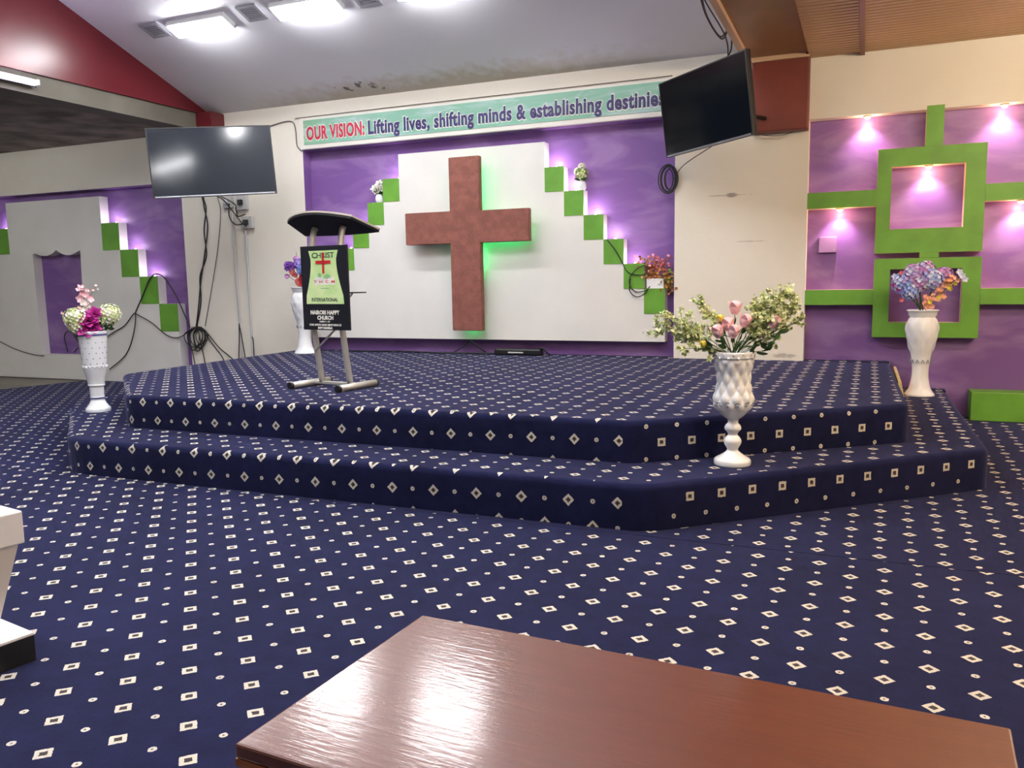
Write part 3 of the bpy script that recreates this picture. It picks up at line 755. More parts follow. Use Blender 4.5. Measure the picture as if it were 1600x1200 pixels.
# goblet vase on the lower step, right
k = .613/585
def kp(L, base, u): return [(r*u, (base-y)*u) for r, y in L]
p = kp([(93, 1115), (94, 1100), (88, 1085), (60, 1068), (38, 1052), (28, 1040), (32, 1026), (42, 1008), (44, 990), (34, 972), (24, 960), (30, 946), (42, 930), (38, 912), (26, 898), (28, 882), (46, 868), (66, 848), (84, 820), (93, 790), (92, 765), (84, 735), (78, 700), (76, 660), (82, 620), (92, 585), (97, 565), (102, 560), (103, 532)], 1115, k)
va = thing('goblet_vase', 'white quilted goblet vase on a turned stem, on the lower step at right', 'vase', (-.624, 4.50, .237))
obj('body', lathe(hollow(densify(p, 4)), 96, quilt(.285, .575, 10, .105, .013)), M['vase'], va, smooth=True)
bm = bmesh.new()
for kk in range(26):
    a = 2*PI*kk/26; z = .592+.010*(-1)**kk
    bmesh.ops.create_icosphere(bm, subdivisions=1, radius=.008, matrix=Matrix.Translation((.107*math.cos(a), .107*math.sin(a), z)))
obj('beaded_rim', bm, M['vase'], va, smooth=True)
bm = bmesh.new()
for kk in range(14):
    a = 2*PI*kk/14
    for q_ in range(3):
        z = .30+.018*q_+.006*random.random(); r_ = .078+.016*q_+.004
        tube(bm, [(r_*math.cos(a), r_*math.sin(a), z), ((r_+.008)*math.cos(a+.1), (r_+.008)*math.sin(a+.1), z+.012), ((r_+.002)*math.cos(a+.2), (r_+.002)*math.sin(a+.2), z+.004)], .0028, 5, 3)
o = obj('leaf_relief', bm, M['vasegold'], va, smooth=True); o['label'] = 'greyish relief leaves around the bottom of the bowl'
# left tall vase
u = .655/573
p = kp([(83, 1048), (83, 1035), (80, 1022), (60, 995), (46, 965), (46, 950), (48, 944), (46, 936), (47, 900), (48, 868), (54, 864), (56, 856), (52, 850), (58, 810), (68, 770), (78, 720), (83, 650), (88, 590), (92, 540), (94, 505), (96, 492), (97, 476)], 1048, u)
vl = thing('tall_vase', 'slender white vase with blue bands and dotted body, on the left end of the step', 'vase', (-5.738, 4.83, .237))
prof_l = densify(p, 4)
obj('body', lathe(hollow(prof_l), 80, flutes(.22, .365, 28, .0035)), M['vase'], vl, smooth=True)
def band(z0, z1, r0, r1): return lathe([(r0, z0), (r1, z1)], 64)
def ring(z0, z1, r):
    bm = bmesh.new(); n = 64
    for kk in range(n):
        a, b = 2*PI*kk/n, 2*PI*(kk+1)/n
        vs = [bm.verts.new((rr*math.cos(t_), rr*math.sin(t_), z)) for rr, z in ((r, z0), (r+.0025, z0), (r+.0025, z1), (r, z1)) for t_ in (a, b)]
        for i in range(4): j = (i+1) % 4; bm.faces.new((vs[2*i], vs[2*i+1], vs[2*j+1], vs[2*j]))
    bmesh.ops.remove_doubles(bm, verts=bm.verts, dist=1e-5); return bm
o = obj('blue_band', ring(.108, .118, .0545), M['blueband'], vl); o = obj('blue_band', ring(.622, .634, .1085), M['blueband'], vl)
bm = bmesh.new()
for row in range(5):
    for kk in range(12):
        a = 2*PI*(kk+.5*(row % 2))/12; z = .395+row*.043; r_ = .0905+(z-.37)*.065
        bmesh.ops.create_icosphere(bm, subdivisions=1, radius=.0052, matrix=Matrix.Translation((r_*math.cos(a), r_*math.sin(a), z)))
o = obj('studs', bm, M['vasegold'], vl, smooth=True); o['label'] = 'rows of small grey studs'
bm = bmesh.new()
for kk in range(18):
    a = 2*PI*kk/18; b = 2*PI*(kk+.5)/18; c_ = 2*PI*(kk+1)/18
    tube(bm, [(.0895*math.cos(a), .0895*math.sin(a), .358), (.0925*math.cos(b), .0925*math.sin(b), .378), (.0895*math.cos(c_), .0895*math.sin(c_), .358)], .0035, 5, 4)
obj('swag_relief', bm, M['vase'], vl, smooth=True)
# two baluster vases (right back, behind the lectern)
u = .70/675
bal = kp([(112, 1110), (110, 1098), (96, 1078), (80, 1050), (70, 1010), (62, 960), (61, 900), (66, 850), (74, 790), (88, 730), (106, 660), (115, 610), (117, 575), (112, 530), (95, 495), (76, 470), (74, 455), (92, 445), (114, 437), (116, 430)], 1110, u)
def relief_ring(n, z, r, amp):
    bm = bmesh.new()
    for kk in range(n):
        a = 2*PI*kk/n
        tube(bm, [((r+.004)*math.cos(a), (r+.004)*math.sin(a), z), ((r+.008)*math.cos(a+.15), (r+.008)*math.sin(a+.15), z+amp), ((r+.004)*math.cos(a+.3), (r+.004)*math.sin(a+.3), z)], .0028, 5, 3)
    return bm
def baluster(loc, label, sc=1.0):
    v = thing('baluster_vase', label, 'vase', loc)
    pr = [(r*sc, z*sc) for r, z in densify(bal, 4)]
    obj('body', lathe(hollow(pr), 80, quilt(.36*sc, .66*sc, 8, .16, .008)), M['vase'], v, smooth=True)
    o = obj('relief', relief_ring(12, .27*sc, .072*sc, .03), M['vasegold'], v, smooth=True); o['label'] = 'greyish carved flowers around the waist'
    return v
vrr = baluster((.455, 7.575, .237), 'white carved baluster vase on the lower step before the purple wall at right')
vb = baluster((-5.728, 7.58, .471), 'white carved vase standing behind the lectern by the cream wall', 1.04)

# ---------------------------------------------------------------- flowers
def petal(bm, base, d, up, L, W, curl=.3, mi=0, n=4):
    d = d.normalized(); s = d.cross(up)
    if s.length < 1e-4: s = Vector((1, 0, 0))
    s.normalize(); nrm_ = s.cross(d).normalized(); prev = None
    for i in range(n+1):
        t = i/n; wd = W*(math.sin(PI*min(.97, .12+t*.86)))**.7/2; z = curl*L*t*t
        c = base+d*L*t*(1-.15*abs(curl)*t)+nrm_*z
        row = [bm.verts.new(c-s*wd+nrm_*wd*.25), bm.verts.new(c), bm.verts.new(c+s*wd+nrm_*wd*.25)]
        if prev:
            for k_ in (0, 1):
                f = bm.faces.new((prev[k_], prev[k_+1], row[k_+1], row[k_])); f.material_index = mi; f.smooth = True
        prev = row
def rv(): return Vector((random.gauss(0, 1), random.gauss(0, 1), random.gauss(0, 1))).normalized()
def basis(n):
    a = n.cross(Vector((.3, .9, .2))).normalized(); return a, n.cross(a)
def blossom(bm, c, n, r, petals=5, mi=0, curl=.2, ph=None):
    a, b = basis(n); ph = random.random()*6 if ph is None else ph
    for k in range(petals):
        t = ph+2*PI*k/petals; petal(bm, c, a*math.cos(t)+b*math.sin(t)+n*.25, n, r, r*1.0, curl, mi, 2)
def ball(c, R, n, r, mats, squash=1):
    """hydrangea head: many small four-petal blossoms over a round core"""
    bm = bmesh.new()
    bmesh.ops.create_icosphere(bm, subdivisions=2, radius=R*.72, matrix=Matrix.Translation(c))
    for i in range(n):
        t = (i+.5)/n; ph = i*2.39996; z = 1-2*t; s = math.sqrt(1-z*z); d = Vector((s*math.cos(ph), s*math.sin(ph), z*squash))
        blossom(bm, Vector(c)+d*R*(.86+.2*random.random()), d.normalized(), r, 4, random.randrange(len(mats)), .15)
    return bm
def rose(c, n, R, mi=0):
    bm = bmesh.new(); n = n.normalized(); a, b = basis(n); c = Vector(c)
    for layer, (cnt, rad, lift) in enumerate(((3, .25, 1.0), (4, .45, .9), (5, .70, .75), (6, .95, .5))):
        for k in range(cnt):
            t = 2*PI*k/cnt+layer*.6; d = a*math.cos(t)+b*math.sin(t)
            base = c+d*R*rad*.35-n*R*.45
            petal(bm, base, n*lift+d*rad*.75, -d, R*(.95+.12*layer), R*(.75+.14*layer), -.25, mi, 4)
    return bm
def bud(c, n, L, R):
    bm = bmesh.new(); n = n.normalized(); a, b = basis(n); c = Vector(c)
    prof_ = [(0.15, 0), (.6, .12), (.95, .35), (1, .55), (.85, .8), (.55, .95), (.2, 1)]; rings = []
    for r, t in prof_:
        rings.append([bm.verts.new(c+n*L*t+(a*math.cos(2*PI*k/12)+b*math.sin(2*PI*k/12))*R*r*(1+.08*math.sin(3*2*PI*k/12+t*5))) for k in range(12)])
    for p_, q_ in zip(rings, rings[1:]):
        for k in range(12): f = bm.faces.new((p_[k], p_[(k+1) % 12], q_[(k+1) % 12], q_[k])); f.smooth = True
    bm.faces.new(rings[-1])
    for k in range(4):
        t = 2*PI*k/4; d = a*math.cos(t)+b*math.sin(t); petal(bm, c+d*R*.55, n+d*.25, -d, L*1.02, R*1.5, -.12, 0, 4)
    return bm
def spray(c, tip, n_br, n_dot, spread, dot=.0045):
    """airy filler spray: a curved stem, branchlets and many small florets"""
    bm = bmesh.new(); c, tip = Vector(c), Vector(tip); mid = (c+tip)/2+Vector((0, 0, .02))
    P = catmull([c, mid, tip], 8); tube(bm, P, .002, 5, 0, mi=1)
    ax = (tip-c).normalized()
    for i in range(n_br):
        t = .35+.65*i/n_br; p0 = P[int(t*(len(P)-1))]; d = (ax*.8+rv()*.9).normalized(); L = spread*(.5+.7*random.random())*(1.25-.45*t)
        e = p0+d*L; tube(bm, [p0, (p0+e)/2+rv()*.006, e], .0011, 4, 2, mi=1)
        for k in range(n_dot):
            q_ = p0.lerp(e, .3+.75*random.random())+rv()*spread*.22*random.random()
            mi = 0 if random.random() < .6 else 2
            blossom(bm, q_, rv(), dot*(1.0+1.3*random.random()), 4, mi, .2)
    return bm
def leaves(c, pts, L, W):
    bm = bmesh.new()
    for p_ in pts:
        p_ = Vector(p_); cc = Vector(c); tube(bm, [cc, (cc+p_)/2+Vector((0, 0, .01)), p_], .0018, 5, 3)
        d = (p_-cc).normalized()
        for k in range(4):
            b0 = cc.lerp(p_, .5+.17*k); dd = (d+rv()*.8).normalized(); petal(bm, b0, dd, rv(), L*(.7+.5*random.random()), W, .25, 0, 4)
    return bm
def stems(c, ends, r=.0025):
    bm = bmesh.new()
    for e in ends:
        e = Vector(e); cc = Vector(c)+Vector((random.uniform(-.02, .02), random.uniform(-.02, .02), 0)); tube(bm, [cc, (cc*.5+e*.5)+Vector((0, 0, .01)), e], r, 5, 3)
    return bm
def part(name, bm, m, t, lb=None):
    o = obj(name, bm, m, t, uv=True)
    if lb: o['label'] = lb
    return o
# camera-right direction at a vase: flowers were measured as (sideways, towards camera, up) in metres
def loc_(t, s, f, z):
    d = Vector((t.location.x, t.location.y, 0)).normalized(); r = Vector((d.y, -d.x, 0)); v = r*s-d*f; return (v.x, v.y, z)
# 1 goblet vase bouquet: vase mouth at z .613
def bouquet(name, label, v, zt):
    t = thing(name, label, 'flowers', (v.location.x, v.location.y, v.location.z+zt)); t.location = (v.location.x, v.location.y, v.location.z+zt); return t
b1 = bouquet('rose_bouquet', 'bouquet of pink rosebuds with pale green filler sprays in the goblet vase', va, .575)
L1 = lambda s, f, z: loc_(b1, s, f, z)
mts = [M['cream'], M['leaf2'], M['palegreen']]
for tip, nb, nd, sp_ in ((( -.43, .02, .17), 16, 9, .10), ((-.36, .05, .25), 14, 9, .09), ((-.30, -.03, .13), 14, 9, .09), ((-.18, .0, .30), 14, 9, .06), ((-.30, .08, .06), 7, 7, .06),
                         ((.18, .0, .33), 16, 10, .09), ((.27, .03, .35), 18, 10, .09), ((.33, -.02, .28), 16, 10, .09), ((.22, .06, .25), 14, 9, .08), ((.36, .05, .22), 8, 8, .07)):
    part('filler_spray', spray((0, 0, 0), L1(*tip), int(nb*1.7), int(nd*1.6), sp_, .0065), mts, b1)
for (s, f, z), n in (((-.075, .07, .115), (-.3, 0, 1)), ((-.012, .09, .115), (.25, 0, 1)), ((.0, .02, .235), (.05, 0, 1)), ((.045, .05, .17), (.3, 0, 1)), ((-.03, .04, .15), (-.1, 0, 1)), ((.18, .05, .165), (.7, 0, 1))):
    part('rosebud', bud(L1(s, f, z), Vector(loc_(b1, n[0], .1, n[2])), .072, .030), M['palepink'], b1)
for s, f, z in ((-.075, .04, .20), (-.16, .07, .065)): part('yellow_bud', bud(L1(s, f, z), Vector((0, -.2, 1)), .035, .018), M['yellow'], b1)
for g in (((-.13, .06, .06), (-.17, .03, .10), (-.06, .09, .09)), ((.02, .10, .09), (.09, .08, .13), (.13, .05, .08)), ((.20, .06, .10), (.22, .03, .14), (.17, .08, .05)), ((-.02, .05, .17), (.06, .04, .20), (.1, -.05, .15))):
    part('leaf_cluster', leaves((0, 0, 0), [L1(*p_) for p_ in g], .055, .026), M['leaf'], b1)
part('stems', stems((0, 0, 0), [L1(*p_) for p_ in ((-.075, .07, .115), (-.012, .09, .115), (0, .02, .235), (.045, .05, .17), (.18, .05, .165), (-.16, .07, .065), (-.075, .04, .2), (.06, .0, .12))]), M['stem'], b1)
# 2 left vase bouquet
b2 = bouquet('mixed_bouquet', 'bouquet of magenta roses, pale green hydrangeas and a pink orchid spike, left vase', vl, .62)
L2 = lambda s, f, z: loc_(b2, s, f, z)
part('hydrangea', ball(L2(-.115, .02, .145), .082, 110, .016, [0, 1, 2]), [M['cream'], M['white'], M['palegreen']], b2)
part('hydrangea', ball(L2(-.105, .03, .075), .055, 60, .016, [0, 1, 2]), [M['cream'], M['white'], M['palegreen']], b2)
part('hydrangea', ball(L2(.135, .0, .165), .085, 110, .016, [0, 1, 2]), [M['cream'], M['white'], M['palegreen']], b2)
part('hydrangea', ball(L2(.07, .02, .12), .045, 40, .016, [0, 1, 2]), [M['cream'], M['palegreen'], M['white']], b2)
for s, f, z, R in ((-.02, .06, .135, .055), (-.035, .07, .055, .055), (.03, .04, .185, .045), (.01, .07, .07, .045)):
    part('magenta_rose', rose(L2(s, f, z), Vector(loc_(b2, s*2, .8, .7)), R), M['magenta'], b2)
bm = bmesh.new(); tube(bm, [(0, 0, 0), L2(-.03, 0, .2), L2(-.045, 0, .40)], .003, 5, 5, mi=1); tube(bm, [L2(-.035, 0, .27), L2(.02, 0, .34), L2(.055, 0, .40)], .002, 5, 5, mi=1)
for s, z, r in ((-.03, .25, .036), (-.07, .22, .03), (-.06, .30, .04), (-.0, .29, .036), (-.03, .335, .034), (-.07, .37, .026), (-.04, .39, .022), (.01, .31, .03), (.03, .37, .016), (.055, .40, .014), (.065, .375, .012), (-.07, .40, .014), (-.045, .26, .034), (-.015, .25, .03), (-.05, .34, .034), (-.015, .36, .022), (-.055, .375, .024), (-.04, .21, .03)):
    blossom(bm, Vector(L2(s, .01, z)), (Vector(loc_(b2, s, 1, .2))+rv()*.5).normalized(), r, 5, 0 if random.random() < .7 else 2, .3)
part('orchid_spike', bm, [M['palepink'], M['stem'], M['white']], b2)
part('leaf_cluster', leaves((0, 0, 0), [L2(.10, .03, .08), L2(.06, .05, .10), L2(-.12, .04, .03), L2(.14, -.02, .06)], .06, .03), M['leaf'], b2)
bm = bmesh.new()
for s, z in ((-.20, .19), (-.18, .13)): blossom(bm, Vector(L2(s, 0, z)), Vector((0, -1, .2)), .015, 5)
tube(bm, [L2(-.12, 0, .13), L2(-.2, 0, .19)], .0015, 4, 0)
part('small_blossoms', bm, M['palepink'], b2)
# 3 right back bouquet
b3 = bouquet('hydrangea_bouquet', 'round bouquet of blue and lilac hydrangeas with peach blossoms, right back vase', vrr, .68)
L3 = lambda s, f, z: loc_(b3, s, f, z)
for s, f, z, R, n, ms in ((-.15, .05, .245, .085, 90, ('blue', 'pblue', 'lav')), (-.08, .02, .32, .08, 80, ('pblue', 'mauve', 'lav')), (-.10, .08, .18, .065, 60, ('blue', 'blue', 'pblue')),
                          (.0, .0, .345, .075, 70, ('mauve', 'lav', 'pblue')), (.06, .05, .27, .085, 90, ('pblue', 'blue', 'lav')), (-.03, .06, .24, .06, 50, ('mauve', 'peach', 'pblue')), (.14, .0, .31, .06, 50, ('mauve', 'lav', 'mauve'))):
    part('hydrangea', ball(L3(s, f, z), R, n, .020, [0, 1, 2]), [M[x] for x in ms], b3)
bm = bmesh.new(); tube(bm, [(0, 0, 0), L3(.10, .05, .12), L3(.22, .05, .28)], .003, 5, 5, mi=1)
for i in range(34):
    t_ = .25+.75*i/34; p_ = Vector(L3(.02+.20*t_, .08, .26*t_+.03)); blossom(bm, p_+rv()*.035, (Vector(L3(0, 1, .2))+rv()*.7).normalized(), .024, 5, 0 if random.random() < .75 else 2, .3)
part('peach_blossoms', bm, [M['peach'], M['stem'], M['yellow']], b3)
bm = bmesh.new()
for i in range(16): blossom(bm, Vector(L3(-.0+.07*random.random(), .08, .04+.1*random.random())), (Vector(L3(0, 1, .2))+rv()*.7).normalized(), .022, 5)
part('peach_blossoms', bm, M['peach'], b3)
bm = bmesh.new()
for s, z in ((.27, .30), (.29, .27), (.25, .33), (-.22, .30)): blossom(bm, Vector(L3(s, .02, z)), Vector((0, -1, .2)), .03, 5)
tube(bm, [(0, 0, 0), L3(.14, 0, .16), L3(.27, 0, .30)], .002, 5, 5)
part('pale_blossoms', bm, M['pblue'], b3)
bm = bmesh.new()
for s, z, q_ in ((-.19, .19, 0), (-.22, .23, 0), (-.16, .11, 1), (-.17, .33, 1)): blossom(bm, Vector(L3(s, .09, z)), Vector((0, -1, .2)), .022, 5, q_)
part('red_blossoms', bm, [M['magenta'], M['rose']], b3)
part('stems', stems((0, 0, 0), [L3(s, f, z) for s, f, z in ((-.15, .05, .20), (-.12, .02, .25), (-.10, .08, .14), (-.05, .0, .25), (.06, .05, .2), (-.08, .06, .2), (-.03, .03, .2))], .005), M['leaf'], b3)
# 4 bouquet behind the lectern
b4 = bouquet('lily_bouquet', 'bouquet of violet and blue blossoms over red ones, behind the lectern', vb, .72)
L4 = lambda s, f, z: loc_(b4, s, f, z)
for s, f, z, r, n, k_ in ((-.13, .04, .245, .05, 9, 'violet'), (-.03, .05, .27, .05, 9, 'lav'), (-.02, .08, .215, .055, 10, 'blue'), (-.09, .05, .25, .045, 8, 'violet'), (-.16, .04, .14, .035, 5, 'mauve'), (.08, .05, .29, .045, 7, 'white'), (-.04, .02, .31, .04, 7, 'mauve')):
    bm = bmesh.new()
    for i in range(n): blossom(bm, Vector(L4(s, f, z))+rv()*r*.6, (Vector(loc_(b4, s, 1, .3))+rv()*.6).normalized(), r*.8, 6, 0, .35)
    part('lily', bm, M[k_], b4)
for s, f, z in ((.03, .06, .15), (.02, .07, .08), (.055, .05, .11), (.05, .05, .18)):
    part('red_rose', rose(L4(s, f, z), Vector(loc_(b4, s, 1, .4)), .05), M['scarlet'], b4)
bm = bmesh.new()
for i in range(46):
    z = .02+.19*random.random(); blossom(bm, Vector(L4(-.09*z/.2-.04*random.random()*1.2+.01, .06, z)), (Vector(loc_(b4, 0, 1, .3))+rv()*.7).normalized(), .022, 5, random.randrange(2))
part('peach_blossoms', bm, [M['peach'], M['rose']], b4)
part('stems', stems((0, 0, 0), [L4(s, f, z) for s, f, z in ((-.13, .04, .22), (-.03, .05, .25), (-.02, .06, .2), (.08, .03, .27), (-.05, .0, .40), (.03, .05, .12), (-.15, .03, .14))], .003), M['stem'], b4)

# small pots on the green steps
def small_pot(x, z, label, sc, kind):
    t = thing('flower_pot', label, 'potted flowers', (x, D+.05, z+.0005))
    p_ = densify([(.026, 0), (.036, .012), (.040, .035), (.036, .058), (.028, .068), (.030, .074)], 4)
    obj('pot', lathe([(r*sc, z_*sc) for r, z_ in p_]+[(.02*sc, .070*sc), (.01*sc, .05*sc)], 32), M['vase'], t, smooth=True)
    bm = bmesh.new()
    for i in range(26):
        d = rv(); d.z = abs(d.z); petal(bm, Vector((0, 0, .08*sc)), d, rv(), .065*sc, .022*sc, .2)
    part('leaves', bm, M['leaf'], t)
    if kind:
        for dx, dz in ((-.040, .135), (.005, .17), (.018, .125), (-.02, .11)): part('white_rose', rose((dx*sc, -.02, dz*sc), Vector((dx, -1, .5)), .028*sc), M['white'], t)
        for dx, dz in ((-.085, .12),): part('white_bud', bud((dx*sc, -.01, dz*sc), Vector((-.5, 0, 1)), .018, .008), M['white'], t)
    else:
        part('blossom_head', ball((0, 0, .13*sc), .048*sc, 60, .016*sc, [0, 1, 2]), [M['cream'], M['palegreen'], M['leaf2']], t)
        part('blossom_head', ball((0, 0, .19*sc), .026*sc, 30, .014*sc, [0, 1]), [M['white'], M['cream']], t)
        part('blossom_head', ball((-.04*sc, 0, .16*sc), .022*sc, 24, .014*sc, [0, 1]), [M['white'], M['cream']], t)
small_pot(-4.945, 2.356-.2437, 'small white pot of cream roses on the second green step, left of the cross', 1.2, True)
small_pot(cx1+.2035*2-.035, 2.356-.2437, 'small white pot of yellow-green blossoms on the second green step, right of the cross', 1.2, False)
# dried flowers in a white trough on the last step
gt = thing('flower_trough', 'white trough of dried pink and orange flowers on the lowest right step', 'potted flowers', (-1.86, D+.055, 1.1385))
obj('trough', B(-.085, .085, -.045, .045, 0, .095, bev=.006), M['vase'], gt)
for sd, ms, cen, cnt in ((1, ('rose', 'pink', 'rust'), (.02, -.03, .21), 80), (2, ('gold', 'rust', 'peach'), (-.06, -.03, .14), 70), (3, ('rust', 'leaf2', 'gold'), (.13, -.035, .08), 90), (4, ('rust', 'rose', 'leaf2'), (-.11, -.03, .20), 40)):
    bm = bmesh.new()
    for i in range(cnt):
        p_ = Vector(cen)+Vector((random.gauss(0, .05), random.gauss(0, .014), random.gauss(0, .045 if sd != 3 else .07)))
        blossom(bm, p_, (Vector((0, -1, .3))+rv()*.8).normalized(), .018, 4, random.randrange(3), .3)
        if i % 4 == 0: tube(bm, [(cen[0]*.3, 0, .09), p_], .0016, 4, 0, mi=1)
    part('dried_flowers', bm, [M[x] for x in ms], gt)
bm = bmesh.new()
for k_ in range(9):
    x = .19-.02*k_*random.random(); tube(bm, [(0, 0, .12), (x*.6, -.02, .26+.02*random.random()), (x, -.03, .30-.05*random.random()), (x+.01, -.03, .12)], .0016, 4, 5)
for k_ in range(7): tube(bm, [(-.05, 0, .1), (-.16, -.03, .24+.02*k_/7), (-.24+.02*k_, -.03, .22+.01*k_), (-.33+.03*k_, -.01, .235)], .002, 4, 5)
part('twigs', bm, M['rust'], gt)

# ---------------------------------------------------------------- cables, sockets, conduits
def cab(name, label, paths, r=.006, m='cable', cat='cable', group=None, clamp=True):
    bm = bmesh.new()
    for p_ in paths:
        q_ = catmull(p_, 7)
        for v in q_: v.y = min(v.y, D-r-.001) if clamp else v.y
        tube(bm, q_, r, 6, 0)
    return tag(obj(name, bm, M[m], smooth=True), label, cat, group)
yw = D-.014
def wl(pts, y=None): return [(x, y if y is not None else yw, z) for x, z in pts]
cab('cable', 'two black cables hanging from the left television down to the tangled coil', [
    [(-6.45, 6.85, 2.50), (-7.0, 7.5, 2.46)]+wl([(-7.37, 2.36), (-7.38, 2.2), (-7.34, 1.95), (-7.42, 1.6), (-7.50, 1.3), (-7.56, 1.0), (-7.62, .74)]),
    [(-6.43, 6.88, 2.48), (-7.0, 7.5, 2.43)]+wl([(-7.36, 2.34), (-7.35, 2.15), (-7.40, 1.9), (-7.39, 1.6), (-7.51, 1.35), (-7.52, 1.05), (-7.61, .74)])], .008)
cab('cable', 'thin grey cable hanging from the left television beside the black pair', [[(-6.3, 6.95, 2.50), (-6.8, 7.5, 2.46)]+wl([(-7.15, 2.36), (-7.13, 2.1), (-7.2, 1.7), (-7.34, 1.2), (-7.48, .74)])], .005, 'cableg')
loops = []
for k_ in range(9):
    w_ = .05+.018*k_*random.random()+.02; dz = .18+.12*random.random(); x = -7.64+random.uniform(-.07, .10)
    loops.append([(x, yw-.004*k_, .73), (x-w_, yw-.005*k_, .64), (x-w_*.8, yw-.004*k_, .73-dz), (x, yw-.004*k_, .70-dz), (x+w_*.8, yw-.004*k_, .73-dz*.8), (x+w_, yw-.004*k_, .66), (x+.01, yw-.004*k_, .735)])
cab('cable_coil', 'tangled coil of black cables hung on the wall left of the stage', loops, .005, cat='cable coil')
cab('cable', 'black cables fanning from the tangled coil down to the stage', [wl([(-7.62, .74), (-7.50, .66), (-7.36, .50), (-7.22, .33), (-7.1, .02)]), wl([(-7.63, .75), (-7.48, .68), (-7.28, .48), (-7.05, .31), (-6.9, .02)]), wl([(-7.68, .72), (-7.74, .6), (-7.70, .45), (-7.66, .2), (-7.65, .02)], D-.03), wl([(-7.60, .72), (-7.56, .5), (-7.52, .3), (-7.50, .02)])], .006)
cab('cable', 'black cable looping up over the green blocks to the coil', [wl([(-8.62, .90), (-8.47, 1.12), (-8.30, 1.36), (-8.12, 1.37), (-7.93, 1.15), (-7.80, .90), (-7.72, .72)], D-.02)], .008)
cab('cable', 'black cable sagging below the lowest green block to the coil', [wl([(-8.62, .90), (-8.35, .78), (-8.1, .62), (-7.9, .60), (-7.70, .70)], D-.02)], .006)
cab('cable', 'black cable running down left from the green blocks behind the tall vase', [wl([(-9.4, .46), (-9.05, .64), (-8.82, .74), (-8.62, .90), (-8.68, .62), (-8.84, .36), (-9.15, .16)], D-.02)], .007)
cab('cable', 'thin dark wire along the foot of the cream panel at far left', [wl([(-11.3, .52), (-10.95, .40), (-10.6, .33), (-10.38, .315)], D-.01)], .006, 'cableg')
cab('cable', 'dark cable loop lying inside the scalloped purple opening', [[(-10.05, D+.10, .36), (-10.10, D+.11, .58), (-9.98, D+.11, .65), (-9.84, D+.11, .50), (-9.76, D+.10, .36)], [(-9.93, D+.10, .36), (-9.86, D+.11, .42), (-9.76, D+.11, .41)]], .007, clamp=False)
cab('conduit', 'pale vertical conduit below the sockets, left of a pair', [wl([(-6.95, 2.12), (-6.945, 1.3), (-6.93, .90), (-6.925, .02)])], .014, 'conduit', 'conduit', 'pale conduits')
cab('conduit', 'pale vertical conduit below the sockets, right of a pair', [wl([(-6.765, 1.95), (-6.765, 1.2), (-6.765, .6), (-6.77, .02)])], .014, 'conduit', 'conduit', 'pale conduits')
cab('cable', 'short black cables leaving the foot of the left conduit', [wl([(-6.93, .78), (-6.94, .6), (-6.97, .30), (-6.98, .02)], D-.034), wl([(-6.93, .78), (-6.90, .6), (-6.86, .30), (-6.85, .02)], D-.034)], .006)
cab('cable', 'short black cable at the foot of the right conduit', [wl([(-6.745, .62), (-6.73, .53), (-6.735, .02)], D-.034)], .006)
def socket(x0, x1, z0, z1, label):
    t = thing('wall_socket', label, 'socket', ((x0+x1)/2, D-.001, z0), group='sockets below the left television')
    obj('box', B(x0, x1, D-.045, D-.002, z0, z1, bev=.005), M['socket'], t, world=True)
    xm, zm = (x0+x1)/2, (z0+z1)/2
    obj('plug', B(xm-.028, xm+.028, D-.085, D-.0455, zm-.03, zm+.03, bev=.006), M['black'] if x0 > -6.95 else M['socket'], t, world=True)
socket(-7.06, -6.93, 2.15, 2.30, 'white socket box with a pale plug, left of three'); socket(-6.86, -6.71, 2.12, 2.29, 'white socket box with black plug, above the other right one'); socket(-6.80, -6.64, 1.90, 2.04, 'white socket box, lowest of three')
cab('cable', 'black power leads tangled around the sockets', [[(-6.30, 6.85, 2.2), (-6.7, 7.5, 2.2), (-6.90, D-.06, 2.10), (-6.80, D-.05, 1.98), (-6.73, D-.05, 1.93)], [(-6.28, 6.9, 2.2), (-6.86, D-.06, 2.18), (-6.84, D-.06, 2.05), (-6.72, D-.06, 2.06)], [(-6.95, D-.06, 2.2), (-6.97, D-.05, 2.05), (-6.88, D-.05, 1.95), (-6.74, D-.05, 1.96)]], .007)
# cable coil hanging by the recess edge and the lead to the right television
lp = []
for k_ in range(5):
    r_ = .075+.008*k_; jx = random.uniform(-.025, .02); lp.append([(-1.745+jx+.3*r_+r_*math.cos(a)*(.55+.08*k_), D-.008-.005*k_, 2.163+r_*1.25*math.sin(a)) for a in [2*PI*j/10+.2*k_ for j in range(11)]])
cc = cab('cable_coil', 'round coil of black cable hung at the right edge of the purple recess', lp, .006, cat='cable coil')
cab('cable', 'thin black lead from the coil up to the right television', [[(-1.68, D-.04, 2.15), (-1.55, 7.75, 2.26), (-1.2, 7.2, 2.33)]], .004)
cab('cable', 'thin black wire running from the ceiling corner along the banner to the left television', [[(-6.4, D-.012, 3.03), (-6.15, D-.012, 3.07), (-6.02, D-.012, 3.06), (-5.98, D-.012, 2.97), (-5.97, D-.012, 2.80), (-5.91, D-.012, 2.73)]], .006, 'cableg')
cab('cable', 'thin dark wire along the top edge of the banner', [[(-5.98, D-.012, 3.095), (-4.5, D-.012, 3.10), (-3, D-.012, 3.10), (-1.7, D-.012, 3.10)]], .004, 'cableg')
